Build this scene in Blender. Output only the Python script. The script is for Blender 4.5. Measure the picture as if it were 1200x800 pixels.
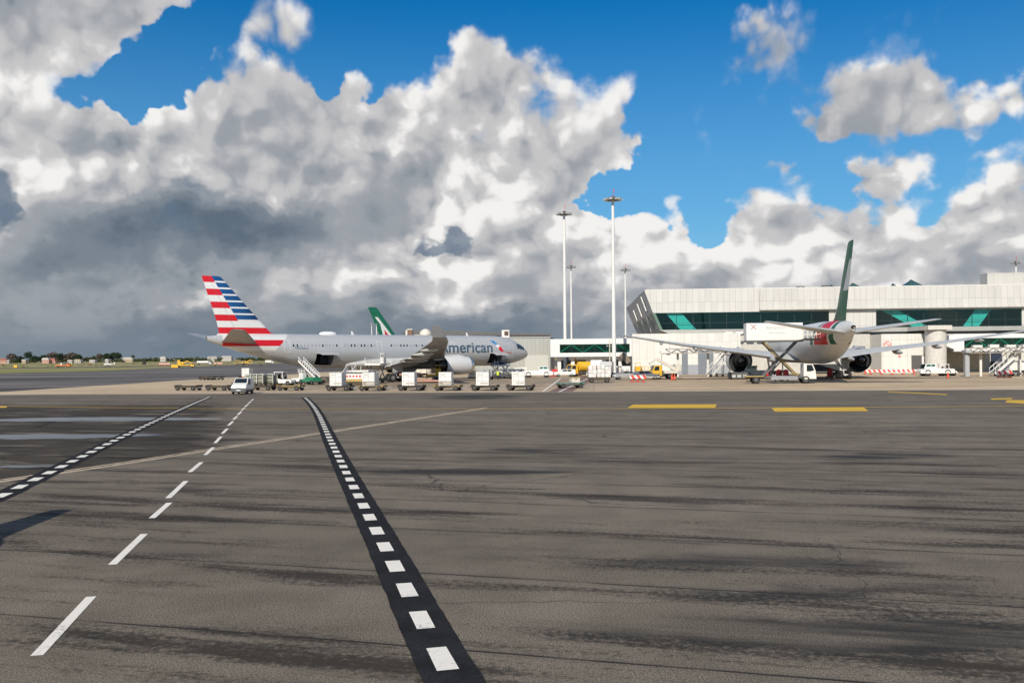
import bpy, bmesh, math, random
from mathutils import Vector, Matrix
R = math.radians
PI = math.pi
scene = bpy.context.scene
for o in list(bpy.data.objects):
    bpy.data.objects.remove(o)
random.seed(7)

# ------------------------------------------------------------------ camera
F, CAM_H, HZ, ROLL = 1050.0, 4.0, 418.0, 0.0087      # focal length in photo pixels, eye height, horizon row, roll
cd = bpy.data.cameras.new('camera')
cam = bpy.data.objects.new('camera', cd)
scene.collection.objects.link(cam)
cd.sensor_width = 36.0
cd.lens = 36.0 * F / 1200.0
cd.shift_y = (HZ - 400.0) / 1200.0
cd.clip_end = 20000.0
cr, sr = math.cos(ROLL), math.sin(ROLL)
cam.matrix_world = Matrix(((cr, sr, 0, 0), (0, 0, -1, 0), (-sr, cr, 0, CAM_H), (0, 0, 0, 1)))
scene.camera = cam

# ------------------------------------------------------------------ sun and exposure
SUN_EL, SUN_AZ = R(33), R(16)          # elevation; azimuth west of straight behind the photographer
to_sun = Vector((-math.sin(SUN_AZ) * math.cos(SUN_EL), -math.cos(SUN_AZ) * math.cos(SUN_EL), math.sin(SUN_EL)))
sd = bpy.data.lights.new('sun', 'SUN')
sd.energy = 4.9
sd.angle = R(0.5)
sd.color = (1.0, 0.92, 0.79)
sun = bpy.data.objects.new('sun', sd)
scene.collection.objects.link(sun)
sun.rotation_euler = to_sun.to_track_quat('Z', 'Y').to_euler()
vs = scene.view_settings
vs.view_transform = 'Standard'
vs.look = 'None'
vs.exposure = 0.0
vs.gamma = 1.0
vs.use_curve_mapping = False

scene.cycles.use_adaptive_sampling = True
scene.cycles.adaptive_threshold = 0.02
scene.cycles.max_bounces = 6
scene.cycles.diffuse_bounces = 2
scene.cycles.glossy_bounces = 3
scene.cycles.transparent_max_bounces = 8
scene.cycles.caustics_reflective = False
scene.cycles.caustics_refractive = False

def ray(px, py):
    a, b = (px - 600.0) / F, (HZ - py) / F
    return a * cr + b * sr, -a * sr + b * cr          # x and z per metre of depth

def azel(px, py):
    x, z = ray(px, py)
    return math.atan2(x, 1.0), math.atan2(z, math.hypot(x, 1.0))

def gnd(px, py, z=0.0):
    x, zz = ray(px, py)
    Y = (z - CAM_H) / zz
    return x * Y, Y

# ------------------------------------------------------------------ sky with clouds
world = bpy.data.worlds.new('World')
scene.world = world
world.use_nodes = True
def build_sky():
    nt = world.node_tree
    N, L = nt.nodes, nt.links
    N.clear()
    def setin(node, i, v):
        if v is None: return
        if hasattr(v, 'is_output'): L.new(v, node.inputs[i])
        else: node.inputs[i].default_value = v
    def m(op, a, b=None, c=None, clamp=False):
        n = N.new('ShaderNodeMath'); n.operation = op; n.use_clamp = clamp
        setin(n, 0, a); setin(n, 1, b); setin(n, 2, c)
        return n.outputs[0]
    def vm(op, a, b=None, c=None):
        n = N.new('ShaderNodeVectorMath'); n.operation = op
        setin(n, 0, a); setin(n, 1, b); setin(n, 2, c)
        return n.outputs['Value' if op in ('DOT_PRODUCT', 'LENGTH') else 'Vector']
    def sstep(x, lo, hi, a=0.0, b=1.0):
        n = N.new('ShaderNodeMapRange'); n.interpolation_type = 'SMOOTHSTEP'
        setin(n, 0, x); setin(n, 1, lo); setin(n, 2, hi); setin(n, 3, a); setin(n, 4, b)
        return n.outputs[0]
    def mix(f, a, b):
        n = N.new('ShaderNodeMix'); n.data_type = 'RGBA'
        setin(n, 0, f); setin(n, 6, a); setin(n, 7, b)
        return n.outputs[2]
    def noise(vec, scale, detail, rough=0.55, lac=2.0, dist=0.0, typ='FBM'):
        n = N.new('ShaderNodeTexNoise'); n.noise_dimensions = '2D'
        n.noise_type = typ
        if hasattr(n, 'normalize') and typ == 'FBM': n.normalize = True
        setin(n, 'Vector', vec); setin(n, 'Scale', scale); setin(n, 'Detail', detail)
        setin(n, 'Roughness', rough); setin(n, 'Lacunarity', lac); setin(n, 'Distortion', dist)
        return n
    def voro(vec, scale, detail, rough=0.5):
        n = N.new('ShaderNodeTexVoronoi'); n.voronoi_dimensions = '2D'; n.feature = 'F1'
        n.normalize = False
        setin(n, 'Vector', vec); setin(n, 'Scale', scale); setin(n, 'Detail', detail)
        setin(n, 'Roughness', rough); o = n.outputs['Distance']
        return m('MULTIPLY', o, m('MULTIPLY', o, 1.5))
    tc = N.new('ShaderNodeTexCoord')
    sep = N.new('ShaderNodeSeparateXYZ'); L.new(tc.outputs['Generated'], sep.inputs[0])
    az = m('ARCTAN2', sep.outputs[0], sep.outputs[1])
    el = m('ARCSINE', sep.outputs[2])
    comb = N.new('ShaderNodeCombineXYZ'); L.new(az, comb.inputs[0]); L.new(el, comb.inputs[1])
    P = comb.outputs[0]
    # cloud noise coordinates: flatter and finer towards the horizon
    elc = m('MAXIMUM', el, 0.0)
    vv = m('MULTIPLY', m('POWER', m('ADD', elc, 0.022), 0.66), 0.84)
    dens = 0.86
    comb2 = N.new('ShaderNodeCombineXYZ'); L.new(m('MULTIPLY', az, dens), comb2.inputs[0])
    L.new(vv, comb2.inputs[1]); comb2.inputs[2].default_value = 3.7
    Q0 = comb2.outputs[0]
    wn = noise(Q0, 16.0, 2.0)
    Q = vm('ADD', Q0, vm('MULTIPLY', vm('SUBTRACT', wn.outputs['Color'], (0.5, 0.5, 0.5)), (0.022, 0.022, 0.0)))
    # edge wobble of the large layout
    wl = noise(vm('ADD', Q0, (5.1, 2.3, 0)), 14.0, 4.0, 0.6)
    PW = vm('ADD', P, vm('MULTIPLY', vm('SUBTRACT', wl.outputs['Color'], (0.5, 0.5, 0.5)), (0.085, 0.07, 0.0)))
    sp = N.new('ShaderNodeSeparateXYZ'); L.new(PW, sp.inputs[0])
    def triple(x):
        n = N.new('ShaderNodeCombineXYZ')
        for i in range(3): L.new(x, n.inputs[i])
        return n.outputs[0]
    UU, VV = triple(sp.outputs[0]), triple(sp.outputs[1])
    def blobs(vec, lst, start):
        # three soft blobs at a time, one in each vector component
        acc = start
        lst = list(lst)
        while len(lst) % 3: lst.append((600, 300, 50, 50, 0.0))
        for k in range(0, len(lst), 3):
            g = lst[k:k + 3]
            ae = [azel(b[0], b[1]) for b in g]
            ix, iy = [F / b[2] for b in g], [F / b[3] for b in g]
            dx = vm('MULTIPLY_ADD', UU, tuple(ix), tuple(-ae[i][0] * ix[i] for i in range(3)))
            dy = vm('MULTIPLY_ADD', VV, tuple(iy), tuple(-ae[i][1] * iy[i] for i in range(3)))
            d2 = vm('MULTIPLY_ADD', dx, dx, vm('MULTIPLY', dy, dy))
            e = vm('POWER', (0.3679, 0.3679, 0.3679), d2)
            acc = m('ADD', vm('DOT_PRODUCT', e, tuple(b[4] for b in g)), acc)
        return acc
    DENS = [(728, 226, 38, 20, -.85), (1000, 212, 60, 18, -.55), (1112, 232, 24, 30, -.6), (850, 235, 40, 22, -.5), (135, 96, 98, 30, -1.35), (222, 52, 40, 28, -.7), (425, 45, 50, 40, -.4), (60, 112, 30, 18, -.5), (215, 45, 30, 25, -.6), (465, 62, 78, 34, -1.1), (520, 12, 30, 16, -.5), (428, 108, 12, 14, -.6), (312, 72, 10, 12, -.4), (240, 20, 26, 22, -.5), (630, 40, 40, 30, -.5), (705, 235, 22, 26, -.5), (835, 268, 18, 20, -.5), (1098, 255, 14, 22, -.5), (740, 130, 18, 20, -.4),
            (-30, 60, 110, 80, 1.2), (95, 25, 110, 48, 1.15), (195, 0, 45, 30, .6), (-20, 180, 90, 90, 1.2), (310, 62, 95, 42, .74), (350, 15, 60, 34, .55),
            (130, 155, 75, 45, .95), (250, 145, 80, 48, 1.05), (375, 150, 90, 52, 1.1), (470, 135, 75, 48, 1.05), (548, 66, 32, 44, 1.0), (585, 85, 34, 34, .5), (495, 215, 60, 40, .9),
            (590, 110, 60, 55, .9), (640, 165, 70, 65, .85), (705, 115, 38, 42, .75), (700, 185, 55, 42, .65), (745, 185, 25, 18, .4),
            (300, 300, 420, 110, 2.1), (540, 270, 130, 80, .55), (400, 190, 120, 50, .4), (40, 270, 150, 110, .8), (560, 230, 110, 70, .6), (484, 10, 28, 9, .52), (640, 280, 70, 60, .7),
            (700, 335, 70, 45, .8), (765, 305, 48, 62, 1.0), (885, 305, 58, 58, 1.0), (950, 285, 48, 58, .9), (1046, 202, 44, 19, 1.75), (1042, 238, 26, 26, .8),
            (1040, 295, 62, 46, .95), (1140, 290, 62, 58, .9), (1175, 225, 40, 28, 1.0), (1220, 290, 60, 80, .9), (920, 370, 420, 48, 1.4), (600, 416, 2000, 45, 1.5), (850, 330, 300, 30, .4),
            (905, 68, 50, 36, 1.15), (882, 26, 16, 18, .6), (900, 186, 26, 11, .65), (1000, 110, 44, 32, 1.2), (975, 140, 26, 20, .8), (1112, 124, 84, 38, 2.0), (1085, 90, 28, 20, .6),
            (1150, 184, 24, 9, .62), (790, 92, 10, 16, .38), (820, 145, 18, 12, .3), (925, 210, 20, 12, .35), (1090, 225, 10, 16, .3), (870, 240, 22, 10, .4)]
    # unseen broken cloud added outside the view to make the skylight more neutral
    out1 = sstep(m('ABSOLUTE', az), 0.60, 0.85); out2 = sstep(el, 0.46, 0.62)
    outside = m('MAXIMUM', out1, out2)
    base = blobs(PW, DENS, m('MULTIPLY_ADD', outside, 0.62, -0.5))
    f0 = noise(Q, 7.0, 10.0, 0.60).outputs['Fac']
    def relief(vec):
        g = noise(vec, 6.0, 6.0, 0.55).outputs['Fac']
        v = voro(vec, 12.0, 2.5, 0.55)
        return g, v
    g0, v0 = relief(Q)
    g1, v1 = relief(vm('ADD', Q, (-0.010, 0.016, 0.0)))
    vs = voro(Q, 31.0, 1.5, 0.5)
    fd = m('ADD', m('MULTIPLY', m('SUBTRACT', f0, 0.5), 1.6), m('ADD', m('MULTIPLY', m('SUBTRACT', 0.60, v0), 0.42), m('MULTIPLY', m('SUBTRACT', 0.5, vs), 0.20)))
    d = m('ADD', base, fd)
    wsoft = sstep(noise(vm('ADD', Q0, (3.3, 7.7, 0)), 4.5, 2.0, 0.5).outputs['Fac'], 0.40, 0.62, 0.09, 0.36)
    alpha = sstep(d, m('MULTIPLY', wsoft, -1.0), m('MULTIPLY', wsoft, 1.3))
    alpha = m('MULTIPLY', alpha, sstep(m('ADD', base, m('MULTIPLY', fd, 0.6)), -0.15, 0.38, 0.38, 1.0))
    h0 = m('SUBTRACT', g0, m('MULTIPLY', v0, 0.20))
    h1 = m('SUBTRACT', g1, m('MULTIPLY', v1, 0.20))
    rel = m('SUBTRACT', h0, h1)
    TONE = [(215, 252, 110, 42, -.44), (340, 270, 150, 38, -.46), (150, 285, 100, 40, -.25), (470, 245, 60, 32, -.22), (55, 320, 130, 45, -.34), (130, 395, 330, 45, -.38), (250, 415, 600, 22, -.30), (900, 300, 330, 50, .05), (610, 372, 110, 28, -.18), (340, 355, 250, 22, -.16), (480, 385, 220, 24, -.32),
            (250, 190, 150, 18, -.16), (430, 196, 110, 16, -.20), (590, 180, 70, 18, -.12), (110, 170, 80, 28, -.16), (70, 15, 170, 48, -.22), (300, 130, 90, 40, -.10), (340, 50, 80, 45, -.14), (8, 235, 26, 26, -.55),
            (670, 150, 60, 45, -.14), (660, 385, 110, 24, -.26), (640, 310, 50, 34, -.22), (1010, 305, 80, 14, -.16), (950, 338, 160, 12, -.12), (1130, 316, 90, 14, -.18), (830, 318, 45, 20, -.10), (905, 75, 60, 40, -.18), (1000, 125, 55, 35, -.14), (900, 186, 40, 16, -.2), (1110, 155, 80, 12, -.14),
            (570, 110, 60, 45, .14), (450, 130, 60, 34, .10), (590, 212, 55, 18, .16), (500, 268, 60, 26, .30), (560, 245, 60, 20, .12), (20, 215, 95, 60, .16), (765, 285, 50, 45, .16), (210, 352, 55, 10, .36), (290, 216, 90, 20, .26), (150, 140, 70, 18, .16), (290, 128, 110, 18, .10), (80, 190, 60, 40, .10), (480, 320, 160, 12, .12), (545, 350, 90, 9, .14),
            (1045, 205, 45, 20, .18), (940, 265, 45, 35, .12), (1170, 225, 50, 30, .12), (1110, 118, 50, 22, .06), (650, 265, 50, 25, .12)]
    tone = blobs(PW, TONE, 0.825)
    lowf = noise(vm('ADD', Q, (1.7, 9.2, 0)), 5.5, 4.0, 0.5).outputs['Fac']
    tone = m('MULTIPLY_ADD', m('SUBTRACT', lowf, 0.5), 0.26, tone)
    tone = m('MULTIPLY_ADD', rel, m('MULTIPLY', sstep(tone, 0.25, 0.9, 0.30, 1.0), 1.05), tone)
    tone = m('MULTIPLY_ADD', m('SUBTRACT', f0, g0), 0.75, tone)
    tone = m('MULTIPLY_ADD', m('SUBTRACT', 0.45, vs), m('MULTIPLY', sstep(tone, 0.45, 0.9), 0.16), tone)
    tone = m('MULTIPLY_ADD', m('SUBTRACT', 1.0, sstep(d, 0.0, 0.5)), 0.07, tone)
    ramp = N.new('ShaderNodeValToRGB')
    cr_ = ramp.color_ramp
    cr_.interpolation = 'EASE'
    stops = [(0.0, (.115, .155, .205)), (.25, (.195, .235, .28)), (.5, (.33, .355, .39)), (.75, (.56, .555, .565)), (1.0, (.90, .885, .865))]
    cr_.elements[0].position, cr_.elements[0].color = 0.0, (*stops[0][1], 1)
    cr_.elements[1].position, cr_.elements[1].color = 1.0, (*stops[-1][1], 1)
    for p, c in stops[1:-1]:
        e = cr_.elements.new(p); e.color = (*c, 1)
    L.new(m('MULTIPLY', tone, 1.0, clamp=True), ramp.inputs[0])
    cloud = ramp.outputs[0]
    # clear sky
    sky = N.new('ShaderNodeTexSky'); sky.sky_type = 'NISHITA'; sky.sun_disc = False
    sky.sun_elevation = SUN_EL; sky.sun_rotation = math.atan2(to_sun.x, to_sun.y)
    sky.air_density = 1.0; sky.dust_density = 0.3; sky.ozone_density = 2.0
    s1 = N.new('ShaderNodeVectorMath'); s1.operation = 'MULTIPLY'
    L.new(sky.outputs[0], s1.inputs[0]); s1.inputs[1].default_value = SKY_GAIN
    hsv = N.new('ShaderNodeHueSaturation'); hsv.inputs['Saturation'].default_value = 1.40
    L.new(s1.outputs[0], hsv.inputs['Color'])
    clear = hsv.outputs[0]
    # far thin veil low down
    veil = sstep(el, 0.0, 0.42, 0.66, 0.0)
    clear = mix(veil, clear, (.30, .52, .70, 1))
    # dark scraps of low cloud hanging in front
    SCRAP = [(522, 290, 38, 10, .95), (548, 278, 16, 8, .7), (488, 297, 20, 5, .6), (5, 232, 24, 26, 1.0), (22, 245, 16, 10, .6), (690, 342, 16, 8, .55), (240, 228, 34, 14, .55), (205, 262, 50, 16, .5)]
    sb = m('ADD', blobs(PW, SCRAP, -0.42), m('MULTIPLY', m('SUBTRACT', f0, 0.5), 1.4))
    scrap = sstep(sb, -0.12, 0.34, 0.0, 0.80)
    c = mix(alpha, clear, cloud)
    c = mix(scrap, c, (.115, .175, .255, 1))
    hz = mix(sstep(az, -0.1, 0.4), (.175, .225, .28, 1), (.42, .46, .50, 1))
    c = mix(sstep(el, 0.0, 0.055, 0.80, 0.0), c, hz)
    # below the horizon
    c = mix(sstep(el, -0.02, 0.0), (.10, .10, .09, 1), c)
    bg = N.new('ShaderNodeBackground'); L.new(c, bg.inputs[0]); bg.inputs[1].default_value = 1.0
    out = N.new('ShaderNodeOutputWorld'); L.new(bg.outputs[0], out.inputs[0])
    world.cycles.sampling_method = 'MANUAL'; world.cycles.sample_map_resolution = 512

SKY_GAIN = (0.058, 0.080, 0.098)
build_sky()
# ------------------------------------------------------------------ helpers
def px2(px, py, Y):
    """world x and z of the photo point (px, py) at depth Y"""
    x, z = ray(px, py)
    return x * Y, CAM_H + z * Y

MATS = {}
def mat(name, rgb, rough=0.6, metal=0.0, var=0.0, vscale=1.5, spec=0.5):
    if name in MATS: return MATS[name]
    m = bpy.data.materials.new(name); m.use_nodes = True
    nt = m.node_tree; b = nt.nodes['Principled BSDF']
    b.inputs['Base Color'].default_value = (*rgb, 1)
    b.inputs['Roughness'].default_value = rough
    b.inputs['Metallic'].default_value = metal
    b.inputs['Specular IOR Level'].default_value = spec
    if var:
        tc = nt.nodes.new('ShaderNodeTexCoord')
        n = nt.nodes.new('ShaderNodeTexNoise'); n.inputs['Scale'].default_value = vscale; n.inputs['Detail'].default_value = 5
        n.inputs['Roughness'].default_value = 0.65
        nt.links.new(tc.outputs['Object'], n.inputs['Vector'])
        r = nt.nodes.new('ShaderNodeMapRange'); r.inputs[1].default_value = 0.3; r.inputs[2].default_value = 0.7
        r.inputs[3].default_value = 1 - var; r.inputs[4].default_value = 1 + var * .6
        nt.links.new(n.outputs['Fac'], r.inputs[0])
        mx = nt.nodes.new('ShaderNodeVectorMath'); mx.operation = 'SCALE'; mx.inputs[0].default_value = rgb
        nt.links.new(r.outputs[0], mx.inputs['Scale']); nt.links.new(mx.outputs[0], b.inputs['Base Color'])
    MATS[name] = m
    return m

class NT:
    """small wrapper for building shader graphs"""
    def __init__(s, name):
        s.m = bpy.data.materials.new(name); s.m.use_nodes = True
        s.nt = s.m.node_tree; s.N, s.L = s.nt.nodes, s.nt.links
        s.b = s.N['Principled BSDF']
    def put(s, node, i, v):
        if v is None: return
        if hasattr(v, 'is_output'): s.L.new(v, node.inputs[i])
        else: node.inputs[i].default_value = v
    def m_(s, op, a, b=None, c=None, clamp=False):
        n = s.N.new('ShaderNodeMath'); n.operation = op; n.use_clamp = clamp
        s.put(n, 0, a); s.put(n, 1, b); s.put(n, 2, c); return n.outputs[0]
    def vm(s, op, a, b=None, c=None):
        n = s.N.new('ShaderNodeVectorMath'); n.operation = op
        s.put(n, 0, a); s.put(n, 1, b); s.put(n, 2, c)
        return n.outputs['Value' if op in ('DOT_PRODUCT', 'LENGTH') else 'Vector']
    def step(s, x, lo, hi, a=0.0, b=1.0, smooth=True):
        n = s.N.new('ShaderNodeMapRange'); n.interpolation_type = 'SMOOTHSTEP' if smooth else 'LINEAR'
        s.put(n, 0, x); s.put(n, 1, lo); s.put(n, 2, hi); s.put(n, 3, a); s.put(n, 4, b); return n.outputs[0]
    def mix(s, f, a, b, blend='MIX'):
        n = s.N.new('ShaderNodeMix'); n.data_type = 'RGBA'; n.blend_type = blend
        s.put(n, 0, f); s.put(n, 6, (*a, 1) if isinstance(a, tuple) and len(a) == 3 else a)
        s.put(n, 7, (*b, 1) if isinstance(b, tuple) and len(b) == 3 else b); return n.outputs[2]
    def noise(s, vec, scale, detail=4.0, rough=0.55, dist=0.0, dim='3D'):
        n = s.N.new('ShaderNodeTexNoise'); n.noise_dimensions = dim
        s.put(n, 'Vector', vec); s.put(n, 'Scale', scale); s.put(n, 'Detail', detail); s.put(n, 'Roughness', rough); s.put(n, 'Distortion', dist)
        return n.outputs['Fac']
    def obj(s): return s.N.new('ShaderNodeTexCoord').outputs['Object']
    def pos(s): return s.N.new('ShaderNodeNewGeometry').outputs['Position']
    def sep(s, v):
        n = s.N.new('ShaderNodeSeparateXYZ'); s.L.new(v, n.inputs[0]); return n.outputs
    def comb(s, x, y, z=0.0):
        n = s.N.new('ShaderNodeCombineXYZ'); s.put(n, 0, x); s.put(n, 1, y); s.put(n, 2, z); return n.outputs[0]
    def out(s, color=None, rough=None, metal=None, spec=None):
        s.put(s.b, 'Base Color', color if not (isinstance(color, tuple) and len(color) == 3) else (*color, 1))
        s.put(s.b, 'Roughness', rough); s.put(s.b, 'Metallic', metal); s.put(s.b, 'Specular IOR Level', spec)
        return s.m
    def bump(s, h, strength=0.3, dist=0.02):
        n = s.N.new('ShaderNodeBump'); n.inputs['Strength'].default_value = strength; n.inputs['Distance'].default_value = dist
        s.L.new(h, n.inputs['Height']); s.L.new(n.outputs[0], s.b.inputs['Normal'])

class MB:
    """collects shapes and links them as ONE mesh object"""
    def __init__(s): s.v, s.f, s.k = [], [], []
    def add(s, vs, fs, k=0):
        o = len(s.v); s.v += [tuple(p) for p in vs]
        for f in fs: s.f.append(tuple(i + o for i in f)); s.k.append(k)
        return s
    def box(s, c, d, rz=0.0, k=0, taper=1.0, ry=0.0):
        hx, hy, hz = d[0] / 2, d[1] / 2, d[2] / 2
        M = Matrix.Translation(c) @ Matrix.Rotation(rz, 4, 'Z') @ Matrix.Rotation(ry, 4, 'Y')
        vs = []
        for z, t in ((-hz, 1.0), (hz, taper)):
            for x, y in ((-hx, -hy), (hx, -hy), (hx, hy), (-hx, hy)):
                vs.append(M @ Vector((x * t, y * t, z)))
        return s.add(vs, [(3, 2, 1, 0), (4, 5, 6, 7), (0, 1, 5, 4), (1, 2, 6, 5), (2, 3, 7, 6), (3, 0, 4, 7)], k)
    def bar(s, p, q, w, h=None, k=0):
        p, q = Vector(p), Vector(q); h = h or w
        d = (q - p); L = d.length
        rot = d.to_track_quat('X', 'Z').to_matrix().to_4x4()
        M = Matrix.Translation((p + q) / 2) @ rot
        hx, hy, hz = L / 2, w / 2, h / 2
        vs = [M @ Vector((x * hx, y * hy, z * hz)) for z in (-1, 1) for x, y in ((-1, -1), (1, -1), (1, 1), (-1, 1))]
        return s.add(vs, [(3, 2, 1, 0), (4, 5, 6, 7), (0, 1, 5, 4), (1, 2, 6, 5), (2, 3, 7, 6), (3, 0, 4, 7)], k)
    def cyl(s, p, q, r0, r1=None, n=16, k=0, caps=True):
        p, q = Vector(p), Vector(q); r1 = r0 if r1 is None else r1
        rot = (q - p).to_track_quat('Z', 'Y').to_matrix()
        vs = []
        for c, r in ((p, r0), (q, r1)):
            for i in range(n):
                a = 2 * PI * i / n
                vs.append(c + rot @ Vector((r * math.cos(a), r * math.sin(a), 0)))
        fs = [(i, (i + 1) % n, n + (i + 1) % n, n + i) for i in range(n)]
        if caps: fs += [tuple(range(n))[::-1], tuple(range(n, 2 * n))]
        return s.add(vs, fs, k)
    def lathe(s, prof, M=None, n=24, k=0, ks=None):
        """prof: (x, r) pairs turned about the x axis; M places it"""
        M = M or Matrix()
        vs = []
        for x, r in prof:
            for i in range(n):
                a = 2 * PI * i / n
                vs.append(M @ Vector((x, r * math.cos(a), r * math.sin(a))))
        for j in range(len(prof) - 1):
            s.add([], [], k)
        o = len(s.v); s.v += [tuple(p) for p in vs]
        for j in range(len(prof) - 1):
            for i in range(n):
                s.f.append((o + j * n + i, o + (j + 1) * n + i, o + (j + 1) * n + (i + 1) % n, o + j * n + (i + 1) % n))
                s.k.append(ks[j] if ks else k)
        return s
    def loft(s, rings, k=0, cap0=True, cap1=True, closed=True):
        n = len(rings[0]); vs = [p for r in rings for p in r]; fs = []
        for j in range(len(rings) - 1):
            for i in range(n if closed else n - 1):
                fs.append((j * n + i, j * n + (i + 1) % n, (j + 1) * n + (i + 1) % n, (j + 1) * n + i))
        if cap0: fs.append(tuple(range(n))[::-1])
        if cap1: fs.append(tuple(range((len(rings) - 1) * n, len(rings) * n)))
        return s.add(vs, fs, k)
    def prism(s, outline, y0, y1, k=0, top=1.0):
        """outline of (x, z) points pushed from y0 to y1"""
        n = len(outline)
        vs = [(x, y0, z) for x, z in outline] + [(x, y1, z) for x, z in outline]
        fs = [(i, (i + 1) % n, n + (i + 1) % n, n + i) for i in range(n)] + [tuple(range(n))[::-1], tuple(range(n, 2 * n))]
        return s.add(vs, fs, k)
    def slab(s, pts, z0, z1, k=0):
        """polygon of (x, y) points from z0 up to z1"""
        n = len(pts)
        vs = [(x, y, z0) for x, y in pts] + [(x, y, z1) for x, y in pts]
        fs = [(i, (i + 1) % n, n + (i + 1) % n, n + i) for i in range(n)] + [tuple(range(n))[::-1], tuple(range(n, 2 * n))]
        return s.add(vs, fs, k)
    def build(s, name, mats, parent=None, smooth=False, bevel=0.0, loc=None, rot=None, fix=True):
        me = bpy.data.meshes.new(name)
        me.from_pydata(s.v, [], s.f)
        mats = mats if isinstance(mats, (list, tuple)) else [mats]
        for m in mats: me.materials.append(m)
        me.polygons.foreach_set('material_index', s.k)
        if fix:
            bm = bmesh.new(); bm.from_mesh(me)
            bmesh.ops.recalc_face_normals(bm, faces=bm.faces); bm.to_mesh(me); bm.free()
        if smooth:
            me.polygons.foreach_set('use_smooth', [True] * len(me.polygons))
            if smooth is not True:
                me.set_sharp_from_angle(angle=R(smooth))
        me.update()
        o = bpy.data.objects.new(name, me)
        scene.collection.objects.link(o)
        if parent is not None: o.parent = parent
        if loc is not None: o.location = loc
        if rot is not None: o.rotation_euler = rot
        if bevel:
            b = o.modifiers.new('bevel', 'BEVEL'); b.width = bevel; b.segments = 2; b.limit_method = 'ANGLE'
        return o

def thing(name, label, cat, loc=(0, 0, 0), rz=0.0, group=None):
    o = bpy.data.objects.new(name, None); scene.collection.objects.link(o)
    o.empty_display_size = 0.3
    o.location = loc; o.rotation_euler = (0, 0, rz)
    o['label'] = label; o['category'] = cat
    if group: o['group'] = group
    return o
def tag(o, label, cat, group=None):
    o['label'] = label; o['category'] = cat
    if group: o['group'] = group
    return o
def struct(o, kind='structure'):
    o['kind'] = kind; return o
def dup(root, loc, rz, label, group=None):
    r = root.copy(); scene.collection.objects.link(r); r.location = loc; r.rotation_euler = (0, 0, rz); r['label'] = label
    if group: r['group'] = group
    for ch in list(root.children):
        c = ch.copy(); scene.collection.objects.link(c); c.parent = r
        for g in ch.children:
            d = g.copy(); scene.collection.objects.link(d); d.parent = c
    return r

WHITE = mat('white_paint', (.72, .71, .685), .35, 0, .06)
OFFWHITE = mat('off_white_paint', (.70, .68, .63), .45, 0, .10)
CREAM = mat('cream_paint', (.62, .58, .50), .5, 0, .10)
GREY = mat('grey_paint', (.36, .37, .38), .5, 0, .10)
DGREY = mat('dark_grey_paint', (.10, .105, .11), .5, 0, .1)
BLACK = mat('black_rubber', (.018, .018, .019), .8)
STEEL = mat('steel', (.45, .45, .46), .38, .8, .08)
YELLOW = mat('yellow_paint', (.72, .42, .03), .45, 0, .12)
OCHRE = mat('faded_yellow_paint', (.42, .30, .10), .6, 0, .2)
RED = mat('red_paint', (.60, .03, .025), .45, 0, .08)
ORANGE = mat('orange_paint', (.75, .20, .04), .5, 0, .08)
GREEN = mat('green_paint', (.03, .20, .11), .45, 0, .1)
GLASS = mat('dark_window_glass', (.012, .02, .025), .06, 0, 0, 1, .8)
TEAL = mat('teal_window_glass', (.02, .13, .11), .08, 0, 0, 1, .8)
RUST = mat('rusty_brown_paint', (.17, .10, .06), .7, 0, .25)
SKIN = mat('skin', (.45, .27, .19), .6)
NAVY = mat('navy_cloth', (.02, .03, .07), .85)
HIVIS = mat('hi_vis_yellow_cloth', (.62, .80, .06), .7)
LAMP = mat('lamp_glass', (.75, .75, .72), .15)
# ------------------------------------------------------------------ ground, taxiway, apron
AX = R(5.2)                                   # the airport's own axes are turned by this angle
E1 = (math.cos(AX), -math.sin(AX)); E2 = (math.sin(AX), math.cos(AX))
def ap(s, t): return (s * E1[0] + t * E2[0], s * E1[1] + t * E2[1])
EDGE_T = 100.6

def sheet(name, pts, z, material, kind='structure'):
    b = MB(); n = len(pts)
    b.add([(x, y, z) for x, y in pts], [tuple(range(n))])
    o = b.build(name, material, fix=False)
    me = o.data
    if me.polygons[0].normal.z < 0: me.flip_normals()
    return struct(o, kind)

def grass_material():
    t = NT('dry_airfield_grass'); p = t.pos()
    n1 = t.noise(t.vm('MULTIPLY', p, (.004, .012, 0)), 1.0, 5, .6)
    n2 = t.noise(p, .08, 6, .65)
    c = t.mix(t.step(n1, .40, .60), (.20, .20, .075), (.36, .30, .175))
    c = t.mix(t.step(n2, .35, .75), c, t.mix(.5, c, (.17, .16, .08)))
    xyz = t.sep(p)
    near = t.step(xyz[1], 290.0, 520.0)
    c = t.mix(t.m_('MULTIPLY', t.m_('SUBTRACT', 1.0, near), t.step(n2, .2, .6)), c, (.21, .22, .06))
    return t.out(c, .95, 0, .1)

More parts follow.
